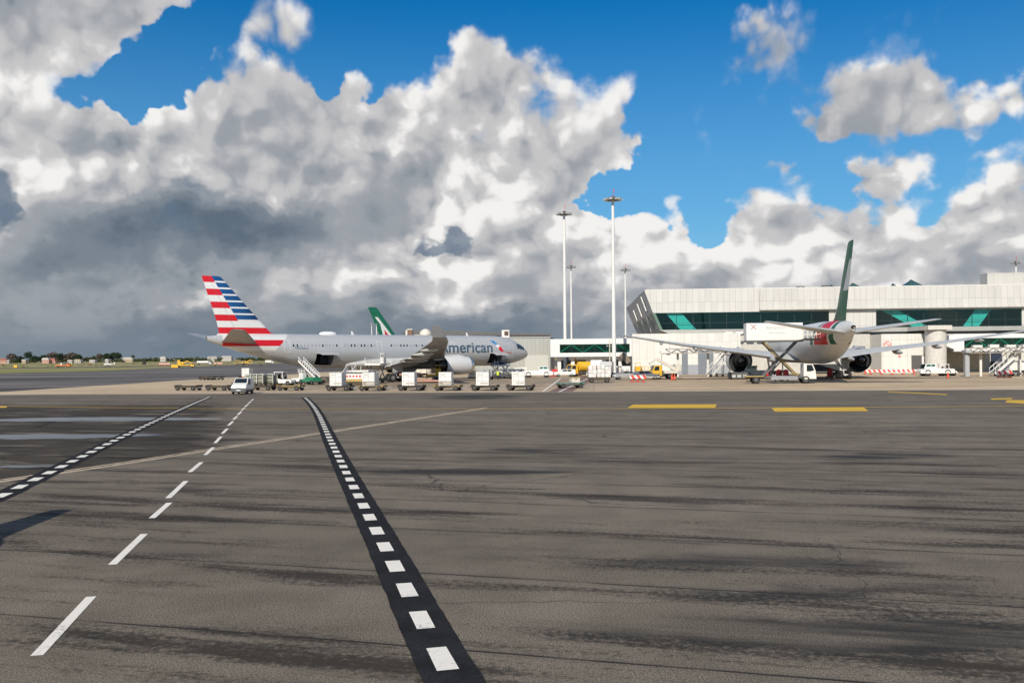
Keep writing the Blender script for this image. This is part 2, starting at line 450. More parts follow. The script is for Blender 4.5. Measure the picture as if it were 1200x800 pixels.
def asphalt_material():
    t = NT('weathered_asphalt'); p = t.pos(); x = t.sep(p)
    a = R(14.8); ca, sa = math.cos(a), math.sin(a)
    al = t.m_('SUBTRACT', t.m_('MULTIPLY', x[0], ca), t.m_('MULTIPLY', x[1], sa))      # along the paving lanes
    ac = t.m_('ADD', t.m_('MULTIPLY', x[0], sa), t.m_('MULTIPLY', x[1], ca))           # across them
    wob = t.noise(p, .35, 3, .5)
    fine = t.noise(p, 38.0, 3, .7)
    grit = t.noise(p, 9.0, 4, .75)
    mid = t.noise(p, .55, 5, .62)
    big = t.noise(p, .06, 4, .55)
    c = t.mix(t.step(fine, .36, .64), (.046, .039, .032), (.268, .229, .182))
    c = t.mix(t.step(grit, .35, .68), c, t.mix(.35, c, (.185, .158, .127)))
    def mul(col, f): return t.vm('MULTIPLY', col, t.comb(f, f, f))
    c = mul(c, t.step(mid, .3, .7, .86, 1.12))
    c = mul(c, t.step(big, .3, .7, .88, 1.10))
    # each paving lane a little different
    ac2 = t.m_('ADD', t.m_('ADD', ac, .35), t.m_('MULTIPLY', t.m_('SUBTRACT', wob, .5), .16))
    lane = t.m_('DIVIDE', ac2, 4.0)
    wn = t.N.new('ShaderNodeTexWhiteNoise'); wn.noise_dimensions = '1D'
    t.L.new(t.m_('FLOOR', lane), wn.inputs['W'])
    c = mul(c, t.step(wn.outputs['Value'], 0, 1, .93, 1.07, False))
    fr = t.m_('MULTIPLY', t.m_('ABSOLUTE', t.m_('SUBTRACT', t.m_('FRACT', lane), .5)), 4.0)    # metres from lane middle, 2 at a joint
    broken = t.noise(t.comb(t.m_('MULTIPLY', al, .5), ac, 0), 1.3, 4, .6)
    seam = t.m_('MULTIPLY', t.step(fr, 1.955, 1.985), t.step(broken, .33, .52, .30, .95))
    soft = t.m_('MULTIPLY', t.step(fr, 1.75, 2.0), t.step(broken, .3, .6, .0, .28))
    c = t.mix(soft, c, (.055, .050, .046))
    c = t.mix(seam, c, (.022, .021, .020))
    # dark worn streaks running with the lanes
    sv = t.comb(t.m_('MULTIPLY', al, .085), t.m_('MULTIPLY', ac, .62), 0.0)
    st = t.noise(sv, 1.0, 9, .68)
    rag = t.m_('ADD', t.m_('MULTIPLY', t.m_('SUBTRACT', grit, .5), .42), t.m_('MULTIPLY', t.m_('SUBTRACT', fine, .5), .34))
    stain = t.step(t.m_('ADD', st, rag), .515, .64, 0.0, .90)
    fade = t.step(x[1], 26.0, 50.0, 1.0, .55)
    stain = t.m_('MULTIPLY', stain, fade)
    c = t.mix(stain, c, (.030, .026, .022))
    # damp elongated patches seen in the picture
    acc = None
    wv = t.vm('ADD', p, t.vm('MULTIPLY', t.vm('SUBTRACT', t.comb(mid, t.noise(t.vm('ADD', p, (9, 4, 0)), .25, 4, .6), 0), (.5, .5, 0)), (2.0, 2.6, 0)))
    for (px, py, hw, hh, amp) in [(570, 552, 175, 4.5, 1.0), (640, 526, 80, 3.5, .9), (1035, 534, 90, 3.5, .9), (215, 573, 62, 4, .75), (860, 505, 140, 2.5, .5), (800, 590, 60, 3, .5),
                                  (560, 584, 120, 1.6, .6), (560, 465, 60, 3, .9), (1040, 505, 60, 2.5, .5), (900, 660, 330, 12, .65), (960, 690, 300, 10, .55), (870, 735, 330, 26, .75), (1120, 745, 160, 18, .5), (230, 645, 90, 9, .5), (120, 745, 80, 14, .45)]:
        X, Y = gnd(px, py); X2, _ = gnd(px + hw, py); _, Y2 = gnd(px, py - hh)
        d = t.vm('MULTIPLY', t.vm('SUBTRACT', wv, (X, Y, 0)), (1 / max(.1, X2 - X), 1 / max(.1, Y2 - Y), 0))
        # tilt with the lanes
        g = t.m_('POWER', .3679, t.vm('DOT_PRODUCT', d, d))
        acc = t.m_('MULTIPLY_ADD', g, amp, acc if acc is not None else 0.0)
    patch = t.step(t.m_('ADD', acc, t.m_('MULTIPLY', rag, 1.9)), .30, .66, 0.0, .9)
    patch = t.m_('MULTIPLY', patch, t.step(st, .36, .56, .25, 1.0))
    c = t.mix(patch, c, (.026, .0235, .020))
    # hairline cracks
    vo = t.N.new('ShaderNodeTexVoronoi'); vo.feature = 'DISTANCE_TO_EDGE'
    t.put(vo, 'Vector', t.vm('ADD', p, t.vm('MULTIPLY', t.comb(mid, wob, 0), (2.2, 2.2, 0)))); t.put(vo, 'Scale', .11)
    crack = t.m_('MULTIPLY', t.step(vo.outputs['Distance'], .0015, .004, 1.0, 0.0), t.step(big, .48, .58, 0.0, .75))
    c = t.mix(crack, c, (.025, .024, .022))
    # darker resurfaced area with puddles at the left
    wx = t.m_('ADD', x[0], t.m_('MULTIPLY', t.m_('SUBTRACT', mid, .5), 7.0)); wy = t.m_('ADD', x[1], t.m_('MULTIPLY', t.m_('SUBTRACT', big, .5), 10.0))
    dark = t.m_('MULTIPLY', t.step(t.m_('ADD', wx, t.m_('MULTIPLY', x[1], .335)), -1.2, 2.2, 1.0, 0.0), t.m_('MULTIPLY', t.step(t.m_('SUBTRACT', x[1], t.m_('MULTIPLY', x[0], 2.57)), 73.0, 74.5), t.step(wy, 74.0, 86.0, 1.0, 0.0)))
    isl = t.noise(t.comb(t.m_('MULTIPLY', al, .16), t.m_('MULTIPLY', ac, .55), 4.0), 1.0, 5, .6)
    dark = t.m_('MULTIPLY', dark, t.step(isl, .54, .62, 1.0, .25))
    c = mul(c, t.step(dark, 0, 1, 1.0, .34, False))
    pud = None
    for (px, py, hw, hh) in [(80, 491, 110, 2.6), (60, 511, 150, 3.2), (205, 491, 60, 1.4), (30, 546, 50, 2.0)]:
        X, Y = gnd(px, py); X2, _ = gnd(px + hw, py); _, Y2 = gnd(px, py - hh)
        d = t.vm('MULTIPLY', t.vm('SUBTRACT', wv, (X, Y, 0)), (1 / (X2 - X), 1 / (Y2 - Y), 0))
        g = t.m_('POWER', .3679, t.vm('DOT_PRODUCT', d, d))
        pud = g if pud is None else t.m_('ADD', pud, g)
    pud = t.step(t.m_('ADD', pud, t.m_('MULTIPLY', t.m_('SUBTRACT', grit, .5), .25)), .42, .60)
    c = t.mix(pud, c, (.03, .03, .03))
    rough = t.step(pud, 0, 1, .88, .10, False)
    rough = t.m_('SUBTRACT', rough, t.m_('MULTIPLY', patch, .25))
    t.bump(t.m_('MULTIPLY', t.m_('ADD', fine, grit), t.m_('SUBTRACT', 1.0, pud)), .35, .012)
    return t.out(c, rough, 0, t.step(pud, 0, 1, .10, .6, False))

def tarmac_material():
    t = NT('far_taxiway_tarmac'); p = t.pos()
    n = t.noise(t.vm('MULTIPLY', p, (.012, .035, 0)), 1.0, 6, .6)
    c = t.mix(t.step(n, .38, .62), (.058, .052, .049), (.165, .150, .138))
    return t.out(c, .85, 0, .3)

def concrete_material():
    t = NT('tan_apron_concrete'); p = t.pos(); x = t.sep(p)
    s = t.m_('ADD', t.m_('MULTIPLY', x[0], E1[0]), t.m_('MULTIPLY', x[1], E1[1]))
    q = t.m_('ADD', t.m_('MULTIPLY', x[0], E2[0]), t.m_('MULTIPLY', x[1], E2[1]))
    n = t.noise(t.vm('MULTIPLY', p, (.05, .12, 0)), 1.0, 6, .62)
    n2 = t.noise(p, .5, 5, .6)
    c = t.mix(t.step(n, .35, .65), (.43, .325, .21), (.57, .445, .30))
    c = t.mix(t.step(n2, .45, .75, 0, .35), c, (.26, .205, .145))
    # oily parking positions
    for (px, py, hw, hh, amp) in [(470, 449, 90, 6, .75), (650, 447, 60, 6, .6), (560, 446, 60, 4, .5), (940, 443, 130, 4, .55), (350, 452, 60, 5, .4), (700, 444, 60, 4, .4)]:
        X, Y = gnd(px, py); X2, _ = gnd(px + hw, py); _, Y2 = gnd(px, py - hh)
        d = t.vm('MULTIPLY', t.vm('SUBTRACT', p, (X, Y, 0)), (1 / (X2 - X), 1 / (Y2 - Y), 0))
        g = t.m_('MULTIPLY', t.m_('POWER', .3679, t.vm('DOT_PRODUCT', d, d)), amp)
        c = t.mix(t.m_('MULTIPLY', g, t.step(n2, .3, .6, .5, 1.0)), c, (.12, .098, .078))
    for co in (s, q):
        fr = t.m_('ABSOLUTE', t.m_('SUBTRACT', t.m_('FRACT', t.m_('DIVIDE', co, 7.5)), .5))
        c = t.mix(t.step(fr, .492, .498, 0, .45), c, (.10, .085, .07))
    return t.out(c, .85, 0, .3)

def paint_material(name, rgb, wear=.35):
    t = NT(name); p = t.pos()
    n = t.noise(p, 14.0, 5, .7); n2 = t.noise(p, 1.3, 4, .6)
    f = t.step(t.m_('ADD', t.m_('MULTIPLY', n, .6), t.m_('MULTIPLY', n2, .4)), .535, .66, 0.0, wear)
    return t.out(t.mix(f, rgb, (.10, .095, .09)), .7, 0, .3)

GRASS, ASPHALT, TARMAC, CONCRETE = grass_material(), asphalt_material(), tarmac_material(), concrete_material()
WPAINT, YPAINT, BBAND, TANSEAM = paint_material('white_road_paint', (.76, .72, .65), .6), paint_material('yellow_road_paint', (.62, .38, .03), .4), None, None
def band_material():
    t = NT('fresh_black_asphalt'); p = t.pos()
    f = t.noise(p, 30.0, 3, .7); m2 = t.noise(p, 1.1, 4, .6)
    c = t.mix(t.step(f, .3, .7), (.010, .0105, .012), (.026, .0265, .028))
    return t.out(t.vm('MULTIPLY', c, t.comb(*[t.step(m2, .3, .7, .8, 1.35)] * 3)), .8, 0, .06)
BBAND = band_material()
TANSEAM = paint_material('tan_joint_filler', (.46, .37, .26), .5)

def build_ground():
    n = 96
    sheet('ground', [(9000 * math.cos(2 * PI * i / n), 9000 * math.sin(2 * PI * i / n)) for i in range(n)], -0.06, GRASS)
    far = [gnd(*p) for p in [(0, 437), (120, 434.3), (228, 429.2), (300, 426.2), (345, 424.6)]]
    sheet('tarmac', [(-420, 96)] + [(-420, 330)] + far + [(60, 900), (900, 900), (900, 60), (-300, 60)], -0.04, TARMAC)
    a0, a1, a2, a3 = gnd(-40, 461.5), gnd(0, 459), gnd(220, 445), gnd(383, 436)
    a4 = (a3[0] + (a3[0] - a2[0]) * 1.3, a3[1] + (a3[1] - a2[1]) * 1.3)
    sheet('apron', [ap(-260, EDGE_T - 1), (a0[0] - 40, a0[1] - 2), a0, a1, a2, a3, a4, (400, 380), ap(420, EDGE_T - 1)], -0.02, CONCRETE)
    sheet('taxiway', [ap(-420, -90), ap(-420, EDGE_T), ap(420, EDGE_T), ap(420, -90)], 0.0, ASPHALT)
    # pale edge strip between taxiway and apron
    sheet('edge_strip', [ap(-75, EDGE_T - .1), ap(-75, EDGE_T + .8), ap(420, EDGE_T + .8), ap(420, EDGE_T - .1)], 0.006, paint_material('pale_concrete_edge', (.33, .29, .24), .5))
    # thin taxiway line across the far grass
    g = [gnd(-30, 432.8), gnd(225, 428.6), gnd(225, 427.9), gnd(-30, 431.9)]
    sheet('perimeter_road', g, -0.03, TARMAC)
    # reddish stand beneath the parked plane
    sheet('stand_marking', [gnd(640, 460), gnd(683, 440.5), gnd(702, 440.5), gnd(668, 460)], -0.008, paint_material('faded_red_stand_paint', (.19, .115, .09), .6))
    for k, (p, q) in enumerate([((636, 458.5), (657, 443.5)), ((655, 459), (692, 442))]):
        (x0, y0), (x1, y1) = gnd(*p), gnd(*q)
        sheet('stand_line', [(x0 - .12, y0), (x0 + .12, y0), (x1 + .12, y1), (x1 - .12, y1)], 0.0, WPAINT)

def spline(pts, step=0.25):
    """points (x, y) -> evenly walked Catmull-Rom line"""
    P = [Vector((*p, 0)) for p in pts]
    P = [P[0] * 2 - P[1]] + P + [P[-1] * 2 - P[-2]]
    dense = []
    for i in range(1, len(P) - 2):
        for k in range(40):
            u = k / 40
            a, b, c, d = P[i - 1], P[i], P[i + 1], P[i + 2]
            dense.append(.5 * ((2 * b) + (c - a) * u + (2 * a - 5 * b + 4 * c - d) * u * u + (3 * b - a - 3 * c + d) * u ** 3))
    dense.append(P[-2])
    out, acc = [dense[0]], 0.0
    for i in range(1, len(dense)):
        acc += (dense[i] - dense[i - 1]).length
        if acc >= step: out.append(dense[i]); acc = 0.0
    return out

def ribbon(name, line, w, z, material, jit=0.0):
    b = MB(); vs, fs = [], []
    for i, p in enumerate(line):
        d = (line[min(i + 1, len(line) - 1)] - line[max(i - 1, 0)]).normalized()
        nrm = Vector((-d.y, d.x, 0))
        j1, j2 = random.uniform(-jit, jit), random.uniform(-jit, jit)
        vs += [p + nrm * (w / 2 + j1) + Vector((0, 0, z)), p - nrm * (w / 2 + j2) + Vector((0, 0, z))]
    for i in range(len(line) - 1): fs.append((2 * i, 2 * i + 2, 2 * i + 3, 2 * i + 1))
    b.add(vs, fs)
    o = b.build(name, material, fix=False)
    if o.data.polygons[0].normal.z < 0: o.data.flip_normals()
    return struct(o)

def dashes(line, w, on, off, start, z, name, material, end=1e9):
    """cut dashes out of a walked line and lay them as one painted marking"""
    s = [0.0]
    for i in range(1, len(line)): s.append(s[-1] + (line[i] - line[i - 1]).length)
    def at(d):
        for i in range(1, len(line)):
            if s[i] >= d:
                u = (d - s[i - 1]) / max(1e-6, s[i] - s[i - 1])
                return line[i - 1].lerp(line[i], u), (line[i] - line[i - 1]).normalized()
        return line[-1], (line[-1] - line[-2]).normalized()
    b = MB(); d = start
    while d + on < min(s[-1], end):
        vs = []
        for q in (d, d + on):
            p, t = at(q); nr = Vector((-t.y, t.x, 0)) * (w / 2) * random.uniform(.95, 1.03)
            vs += [p + nr + Vector((0, 0, z)), p - nr + Vector((0, 0, z))]
        b.add(vs, [(1, 3, 2, 0)])
        d += on + off
    o = b.build(name, material, fix=False)
    if o.data.polygons[0].normal.z < 0: o.data.flip_normals()
    return struct(o)

def build_markings():
    A = spline([gnd(*p) for p in [(600, 960), (560, 850), (526, 787), (495, 728), (461.5, 661), (432, 604), (405.5, 553), (385.5, 512), (373, 485), (364, 472), (357, 465.5)]])
    ribbon('asphalt_band', A, .76, .008, BBAND, .012)
    # first dash starts where the photo shows it
    x0, y0 = gnd(528, 787)
    near = min(range(len(A)), key=lambda i: (A[i] - Vector((x0, y0, 0))).length)
    s0 = sum((A[i] - A[i - 1]).length for i in range(1, near + 1))
    dashes(A, .285, .92, .90, s0 - 1.82 * 3, .014, 'lane_marking', WPAINT)
    B = spline([gnd(*p) for p in [(-60, 606), (4, 580), (22, 571), (41, 562), (71.5, 547), (95, 535.5), (116, 525), (150, 508.5), (190, 489.5), (220, 476), (245, 465.2)]])
    ribbon('asphalt_band', B, .80, .008, BBAND, .012)
    x0, y0 = gnd(-4, 583.5)
    near = min(range(len(B)), key=lambda i: (B[i] - Vector((x0, y0, 0))).length)
    s0 = sum((B[i] - B[i - 1]).length for i in range(1, near + 1))
    dashes(B, .33, .92, .92, s0, .014, 'lane_marking', WPAINT)
    # single broken white line
    b = MB()
    DL = [((43, 768), (107, 699)), ((131.5, 661.5), (169, 625.5)), ((178, 607), (198.5, 589)), ((197, 583.5), (218, 563.5)), ((222.5, 553), (236, 541.5)), ((240.5, 533), (250, 524)), ((252, 519), (259, 511.5)), ((260.5, 508), (266.5, 502)),
          ((267.5, 498.5), (273, 493.5)), ((273.5, 491.5), (278, 487.5)), ((278.5, 486), (283, 482)), ((283, 480.5), (287, 477.5)), ((287, 476.5), (291, 473.5)), ((291, 472.5), (294, 470.3)), ((294.3, 469.5), (297, 467.5))]
    for p, q in DL:
        P, Q = Vector((*gnd(*p), .008)), Vector((*gnd(*q), .008))
        d = (Q - P).normalized(); nr = Vector((-d.y, d.x, 0)) * .082
        b.add([P + nr, P - nr, Q - nr, Q + nr], [(0, 1, 2, 3)])
    o = b.build('lane_marking', WPAINT, fix=False)
    if o.data.polygons[0].normal.z < 0: o.data.flip_normals()
    struct(o)
    # tan joint of two pavements
    S = spline([gnd(*p) for p in [(-60, 573.5), (0, 564), (125, 546), (250, 526.5), (370, 508.5), (470, 493.3), (570, 478)]])
    ribbon('pavement_joint', S, .45, .004, TANSEAM, .03)
    S2 = [p + Vector((0, .95, 0)) for p in S]
    ribbon('pavement_joint', S2, .2, .004, TANSEAM, .03)
    S3 = [p + Vector((0, .45, 0)) for p in S]
    ribbon('pavement_joint', S3, .14, .0045, BBAND, .05)
    # yellow taxi lines
    Yl = spline([gnd(*p) for p in [(-20, 475.5), (200, 478.3), (420, 478.6), (800, 478.3), (1215, 475.4), (1400, 473.7)]], 2.0)
    ribbon('taxi_line', Yl, .34, .008, YPAINT)
    for pts in ([(735, 478), (742, 473.9), (840, 473.6), (838, 477.8)], [(908, 482.3), (904, 477.9), (1012, 477.2), (1018, 481.6)], [(1178, 471.6), (1200, 472.8), (1240, 472.4), (1240, 468.6), (1180, 468.8)], [(1162, 468.3), (1161, 466.8), (1185, 466.2), (1187, 467.6)], [(1040, 459.2), (1040, 458.4), (1110, 461.9), (1110, 462.8)]):
        sheet('taxi_marking', [gnd(*p) for p in pts], .012, YPAINT)
    # yellow mark far left
    sheet('taxi_marking', [gnd(-12, 477.6), gnd(-12, 475.6), gnd(9, 475.8), gnd(7, 477.6)], .012, YPAINT)
build_ground()
build_markings()
# ------------------------------------------------------------------ airliners
def cat_rom(tab, s):
    n = len(tab)
    i = max(0, min(n - 2, sum(1 for r in tab if r[0] <= s) - 1))
    p1, p2 = tab[i], tab[i + 1]
    h = p2[0] - p1[0]; u = (s - p1[0]) / h
    out = []
    for c in range(1, len(p1)):
        m1 = (p2[c] - tab[i - 1][c]) / (p2[0] - tab[i - 1][0]) if i > 0 else (p2[c] - p1[c]) / h
        m2 = (tab[i + 2][c] - p1[c]) / (tab[i + 2][0] - p1[0]) if i < n - 2 else (p2[c] - p1[c]) / h
        d = (p2[c] - p1[c]) / h
        if i == 0: m1 = d * 1.6
        if d == 0: m1 = m2 = 0
        a = u * u
        out.append((2 * u * a - 3 * a + 1) * p1[c] + (u * a - 2 * a + u) * h * m1 + (3 * a - 2 * u * a) * p2[c] + (u * a - a) * h * m2)
    return out

class Hull:
    """fuselage: stations of (s from nose, centre height, half width, half height)"""
    def __init__(s, tab): s.tab = tab
    def at(s, st):
        zc, ry, rz = cat_rom(s.tab, st)
        return zc, max(.02, ry), max(.02, rz)
    def p(s, st, th, off=0.0):
        zc, ry, rz = s.at(st)
        return Vector((-st, -(ry + off) * math.sin(th), zc + (rz + off) * math.cos(th)))     # th grows from the top to starboard
    def th(s, st, z, side=1):
        zc, ry, rz = s.at(st)
        return side * math.acos(max(-1, min(1, (z - zc) / rz)))
    def mesh(s, n, stations, holes=(), k=0):
        b = MB(); vs = []
        for st in stations:
            for i in range(n): vs.append(s.p(st, 2 * PI * i / n))
        fs = []
        for j in range(len(stations) - 1):
            mid = (stations[j] + stations[j + 1]) / 2
            for i in range(n):
                t = 2 * PI * (i + .5) / n
                if any(h[0] < mid < h[1] and h[2] < t < h[3] for h in holes): continue
                fs.append((j * n + i, (j + 1) * n + i, (j + 1) * n + (i + 1) % n, j * n + (i + 1) % n))
        fs.append(tuple(range((len(stations) - 1) * n, len(stations) * n)))
        b.add(vs, fs, k)
        return b
    def patch(s, b, s0, s1, t0, t1, off=.012, ns=2, ntt=3, k=0):
        vs = []
        for i in range(ns + 1):
            for j in range(ntt + 1):
                vs.append(s.p(s0 + (s1 - s0) * i / ns, t0 + (t1 - t0) * j / ntt, off))
        fs = [(i * (ntt + 1) + j, (i + 1) * (ntt + 1) + j, (i + 1) * (ntt + 1) + j + 1, i * (ntt + 1) + j + 1) for i in range(ns) for j in range(ntt)]
        return b.add(vs, fs, k)

def airfoil(le, chord, y, z, tc, twist=0.0, vert=False, n=11):
    """ring of points of one section; x runs forward, so the leading edge is at -le"""
    xs = [.5 - .5 * math.cos(PI * i / (n - 1)) for i in range(n)]
    th = lambda x: 5 * tc * (.2969 * math.sqrt(x) - .126 * x - .3516 * x * x + .2843 * x ** 3 - .1036 * x ** 4)
    pts = [(x, th(x) + (0 if vert else .018 * math.sin(PI * x))) for x in reversed(xs)] + [(x, -th(x) * .85 + (0 if vert else .018 * math.sin(PI * x))) for x in xs[1:-1]]
    out = []
    for x, t in pts:
        if vert: out.append(Vector((-(le + x * chord), y + t * chord, z)))
        else:
            zz = z + t * chord - math.sin(twist) * (x - .25) * chord
            out.append(Vector((-(le + x * chord), y, zz)))
    return out

def silver_mica():
    t = NT('silver_mica_aircraft_paint'); x = t.sep(t.obj())
    n = t.noise(t.obj(), 2.2, 5, .6)
    c = t.mix(t.step(n, .3, .7), (.47, .48, .49), (.49, .50, .51))
    # panel joints along the barrel
    fr = t.m_('ABSOLUTE', t.m_('SUBTRACT', t.m_('FRACT', t.m_('DIVIDE', x[0], 3.1)), .5))
    c = t.mix(t.step(fr, .488, .496, 0, .25), c, (.25, .26, .27))
    # flag stripes wrap from the fin over the tail cone
    z = x[2]; s = t.m_('MULTIPLY', x[0], -1.0)
    inside = t.step(t.m_('SUBTRACT', s, t.m_('MULTIPLY_ADD', t.m_('SUBTRACT', z, 7.1), -1.0, 50.6)), 0, .03)
    inside = t.m_('MULTIPLY', inside, t.step(z, 5.28, 5.31))
    inside = t.m_('MULTIPLY', inside, t.step(s, 60.2, 60.3, 1.0, 0.0))
    ph = t.m_('FRACT', t.m_('DIVIDE', t.m_('SUBTRACT', 16.85, z), 1.97))
    red = t.step(ph, .485, .50, 1.0, 0.0)
    stripe = t.mix(red, (.72, .72, .71), (.62, .012, .022))
    c = t.mix(inside, c, stripe)
    return t.out(c, .32, .25, .5)

def flag_fin():
    t = NT('striped_tail_paint'); x = t.sep(t.obj())
    z = x[2]; s = t.m_('MULTIPLY', x[0], -1.0)
    ph = t.m_('FRACT', t.m_('DIVIDE', t.m_('SUBTRACT', 16.85, z), 1.97))
    red = t.step(ph, .485, .50, 1.0, 0.0)
    c = t.mix(red, (.74, .74, .73), (.62, .012, .022))
    ph2 = t.m_('FRACT', t.m_('DIVIDE', t.m_('SUBTRACT', 16.85, z), .985))
    split = t.m_('MULTIPLY_ADD', t.m_('SUBTRACT', z, 16.8), .60, 61.75)
    fade = t.step(t.m_('SUBTRACT', split, s), 0, 5.0)
    blue = t.mix(fade, (.012, .085, .25), (.004, .018, .07))
    b2 = t.mix(t.step(ph2, .74, .76, 1.0, 0.0), (.74, .74, .73), blue)
    isb = t.m_('MULTIPLY', t.step(t.m_('SUBTRACT', split, s), 0, .02), t.step(z, 9.98, 10.0))
    c = t.mix(isb, c, b2)
    hinge = t.m_('ABSOLUTE', t.m_('SUBTRACT', s, t.m_('MULTIPLY_ADD', t.m_('SUBTRACT', z, 16.8), .50, 62.2)))
    c = t.mix(t.step(hinge, .02, .05, .55, 0), c, (.12, .12, .13))
    return t.out(c, .3, 0, .5)

def wing_paint(name, rgb):
    t = NT(name); p = t.obj(); x = t.sep(p)
    n = t.noise(p, .9, 5, .6)
    c = t.mix(t.step(n, .3, .7), tuple(v * .86 for v in rgb), rgb)
    fr = t.m_('ABSOLUTE', t.m_('SUBTRACT', t.m_('FRACT', t.m_('DIVIDE', x[1], 2.3)), .5))
    c = t.mix(t.step(fr, .485, .496, 0, .4), c, tuple(v * .5 for v in rgb))
    return t.out(c, .4, .1, .5)

SILVER, FLAG = silver_mica(), flag_fin()
WGREY = wing_paint('wing_grey_paint', (.37, .385, .40))
WGREY2 = wing_paint('light_wing_grey_paint', (.56, .56, .54))
NACELLE = mat('nacelle_silver_paint', (.62, .62, .62), .3, .1, .06)
NACW = mat('nacelle_grey_paint', (.46, .47, .48), .35, .1, .06)
LIP = mat('polished_intake_lip', (.75, .75, .74), .15, 1.0)
HOT = mat('burnt_exhaust_metal', (.07, .065, .06), .45, .7, .2)
CORE = mat('exhaust_plug_metal', (.20, .185, .17), .4, .7, .2)
FAN = mat('fan_blades', (.04, .04, .042), .45, .5)
INSIDE = mat('cargo_hold_lining', (.22, .23, .24), .8)
DEEP = mat('deep_hold_darkness', (.025, .03, .035), .9)
LETTER = mat('blue_grey_lettering', (.04, .08, .13), .45)
PLBLUE = mat('emblem_blue', (.02, .20, .50), .4)
PLRED = mat('emblem_red', (.60, .015, .025), .4)
PLWHITE = mat('emblem_white', (.78, .78, .78), .4)
LINE = mat('door_outline_grey', (.62, .63, .64), .4)
TYRE = BLACK
HUB = mat('wheel_hub', (.26, .26, .26), .4, .3)
STRUT = mat('gear_strut_paint', (.58, .58, .57), .4, .2)

def wing(root, secs, side, material, name='wing', parent_part=None):
    """secs: (y, le, chord, z, tc)"""
    b = MB()
    b.loft([airfoil(le, c, side * y, z, tc, R(tw)) for y, le, c, z, tc, tw in secs])
    return b.build(name, material, root, smooth=40)

def engine(root, side, spec):
    x, y, z, Ln, rn = spec['x'], side * spec['y'], spec['z'], spec['len'], spec['r']
    M = Matrix.Translation((-x, y, z))
    g = MB()
    af = spec.get('aft', 1.0)
    outer = [(-.02, .80), (.02, .86), (0, .90), (-.06, .935), (-.16, .975), (-.30, 1.0), (-.48, .985), (-.66, .93 * af), (-.80, .86 * af), (-.80, .83 * af), (-.66, .80 * af)]
    g.lathe([(a * Ln, r * rn) for a, r in outer], M, 40, ks=[1, 1, 1, 0, 0, 0, 0, 0, 2, 2])
    g.lathe([(.0 * Ln, .80 * rn), (-.12 * Ln, .80 * rn), (-.22 * Ln, .82 * rn)], M, 40, k=3)
    nac = g.build('engine_nacelle', [spec['paint'], LIP, HOT, FAN], root, smooth=35)
    f = MB()
    f.lathe([(-.22 * Ln, .82 * rn), (-.23 * Ln, .3 * rn), (-.12 * Ln, .18 * rn), (-.04 * Ln, .01)], M, 40, ks=[0, 0, 1])
    for i in range(22):
        a = 2 * PI * i / 22
        p = M @ Vector((-.20 * Ln, .28 * rn * math.cos(a), .28 * rn * math.sin(a))); q = M @ Vector((-.205 * Ln, .80 * rn * math.cos(a + .2), .80 * rn * math.sin(a + .2)))
        f.bar(p, q, .16 * rn, .02, 0)
    f.build('fan', [FAN, STEEL], nac, smooth=30)
    c = MB()
    c.lathe([(-.66 * Ln, .79 * rn * af), (-.67 * Ln, .62 * rn)], M, 40, k=1)
    c.lathe([(-.60 * Ln, .66 * rn), (-.74 * Ln, .62 * rn), (-.88 * Ln, .52 * rn), (-1.0 * Ln, .43 * rn), (-1.0 * Ln, .40 * rn), (-.9 * Ln, .40 * rn)], M, 36, k=0)
    c.lathe([(-.92 * Ln, .40 * rn), (-.93 * Ln, .30 * rn)], M, 36, k=1)
    c.lathe([(-.92 * Ln, .30 * rn), (-1.0 * Ln, .26 * rn), (-1.10 * Ln, .14 * rn), (-1.16 * Ln, .02 * rn)], M, 24, k=2)
    c.build('exhaust_nozzle', [HOT, DEEP, CORE], nac, smooth=35)
    py = MB(); w = .22
    zt = spec['wing_z']
    prof = [(-x - .14 * Ln, z + .96 * rn), (-x - .34 * Ln, z + 1.18 * rn), (-x - .75 * Ln, zt + .25), (-x - 1.25 * Ln, zt), (-x - 1.05 * Ln, z + .55 * rn), (-x - .70 * Ln, z + .6 * rn)]
    py.prism(prof, y - w, y + w)
    py.build('pylon', spec['paint'], root, smooth=30, bevel=.05)

def main_gear(root, x, y, zt, axles, r, doorside):
    g = MB()
    n = len(axles)
    g.cyl((-x, y, r + .1), (-x, y, zt), .20, .24, 14)
    g.cyl((-x, y, r + .9), (-x + .9, y - doorside * 1.2, zt), .10, .10, 10)
    g.cyl((-x, y, r + .8), (-x, y - doorside * 1.9, zt), .11, .11, 10)
    g.bar((-x + axles[0] + .1, y, r), (-x + axles[-1] - .1, y, r), .26, .3)
    for a in axles: g.cyl((-x + a, y - .75, r), (-x + a, y + .75, r), .09, .09, 10)
    go = g.build('landing_gear', STRUT, root, smooth=35)
    for a in axles:
        for s in (-1, 1): wheel(go, (-x + a, y + s * .62, r), r, .46)
    d = MB(); d.bar((-x, y + doorside * .55, r + .9), (-x, y + doorside * .85, zt + .1), 1.9, .08)
    d.build('gear_door', WGREY2, root)

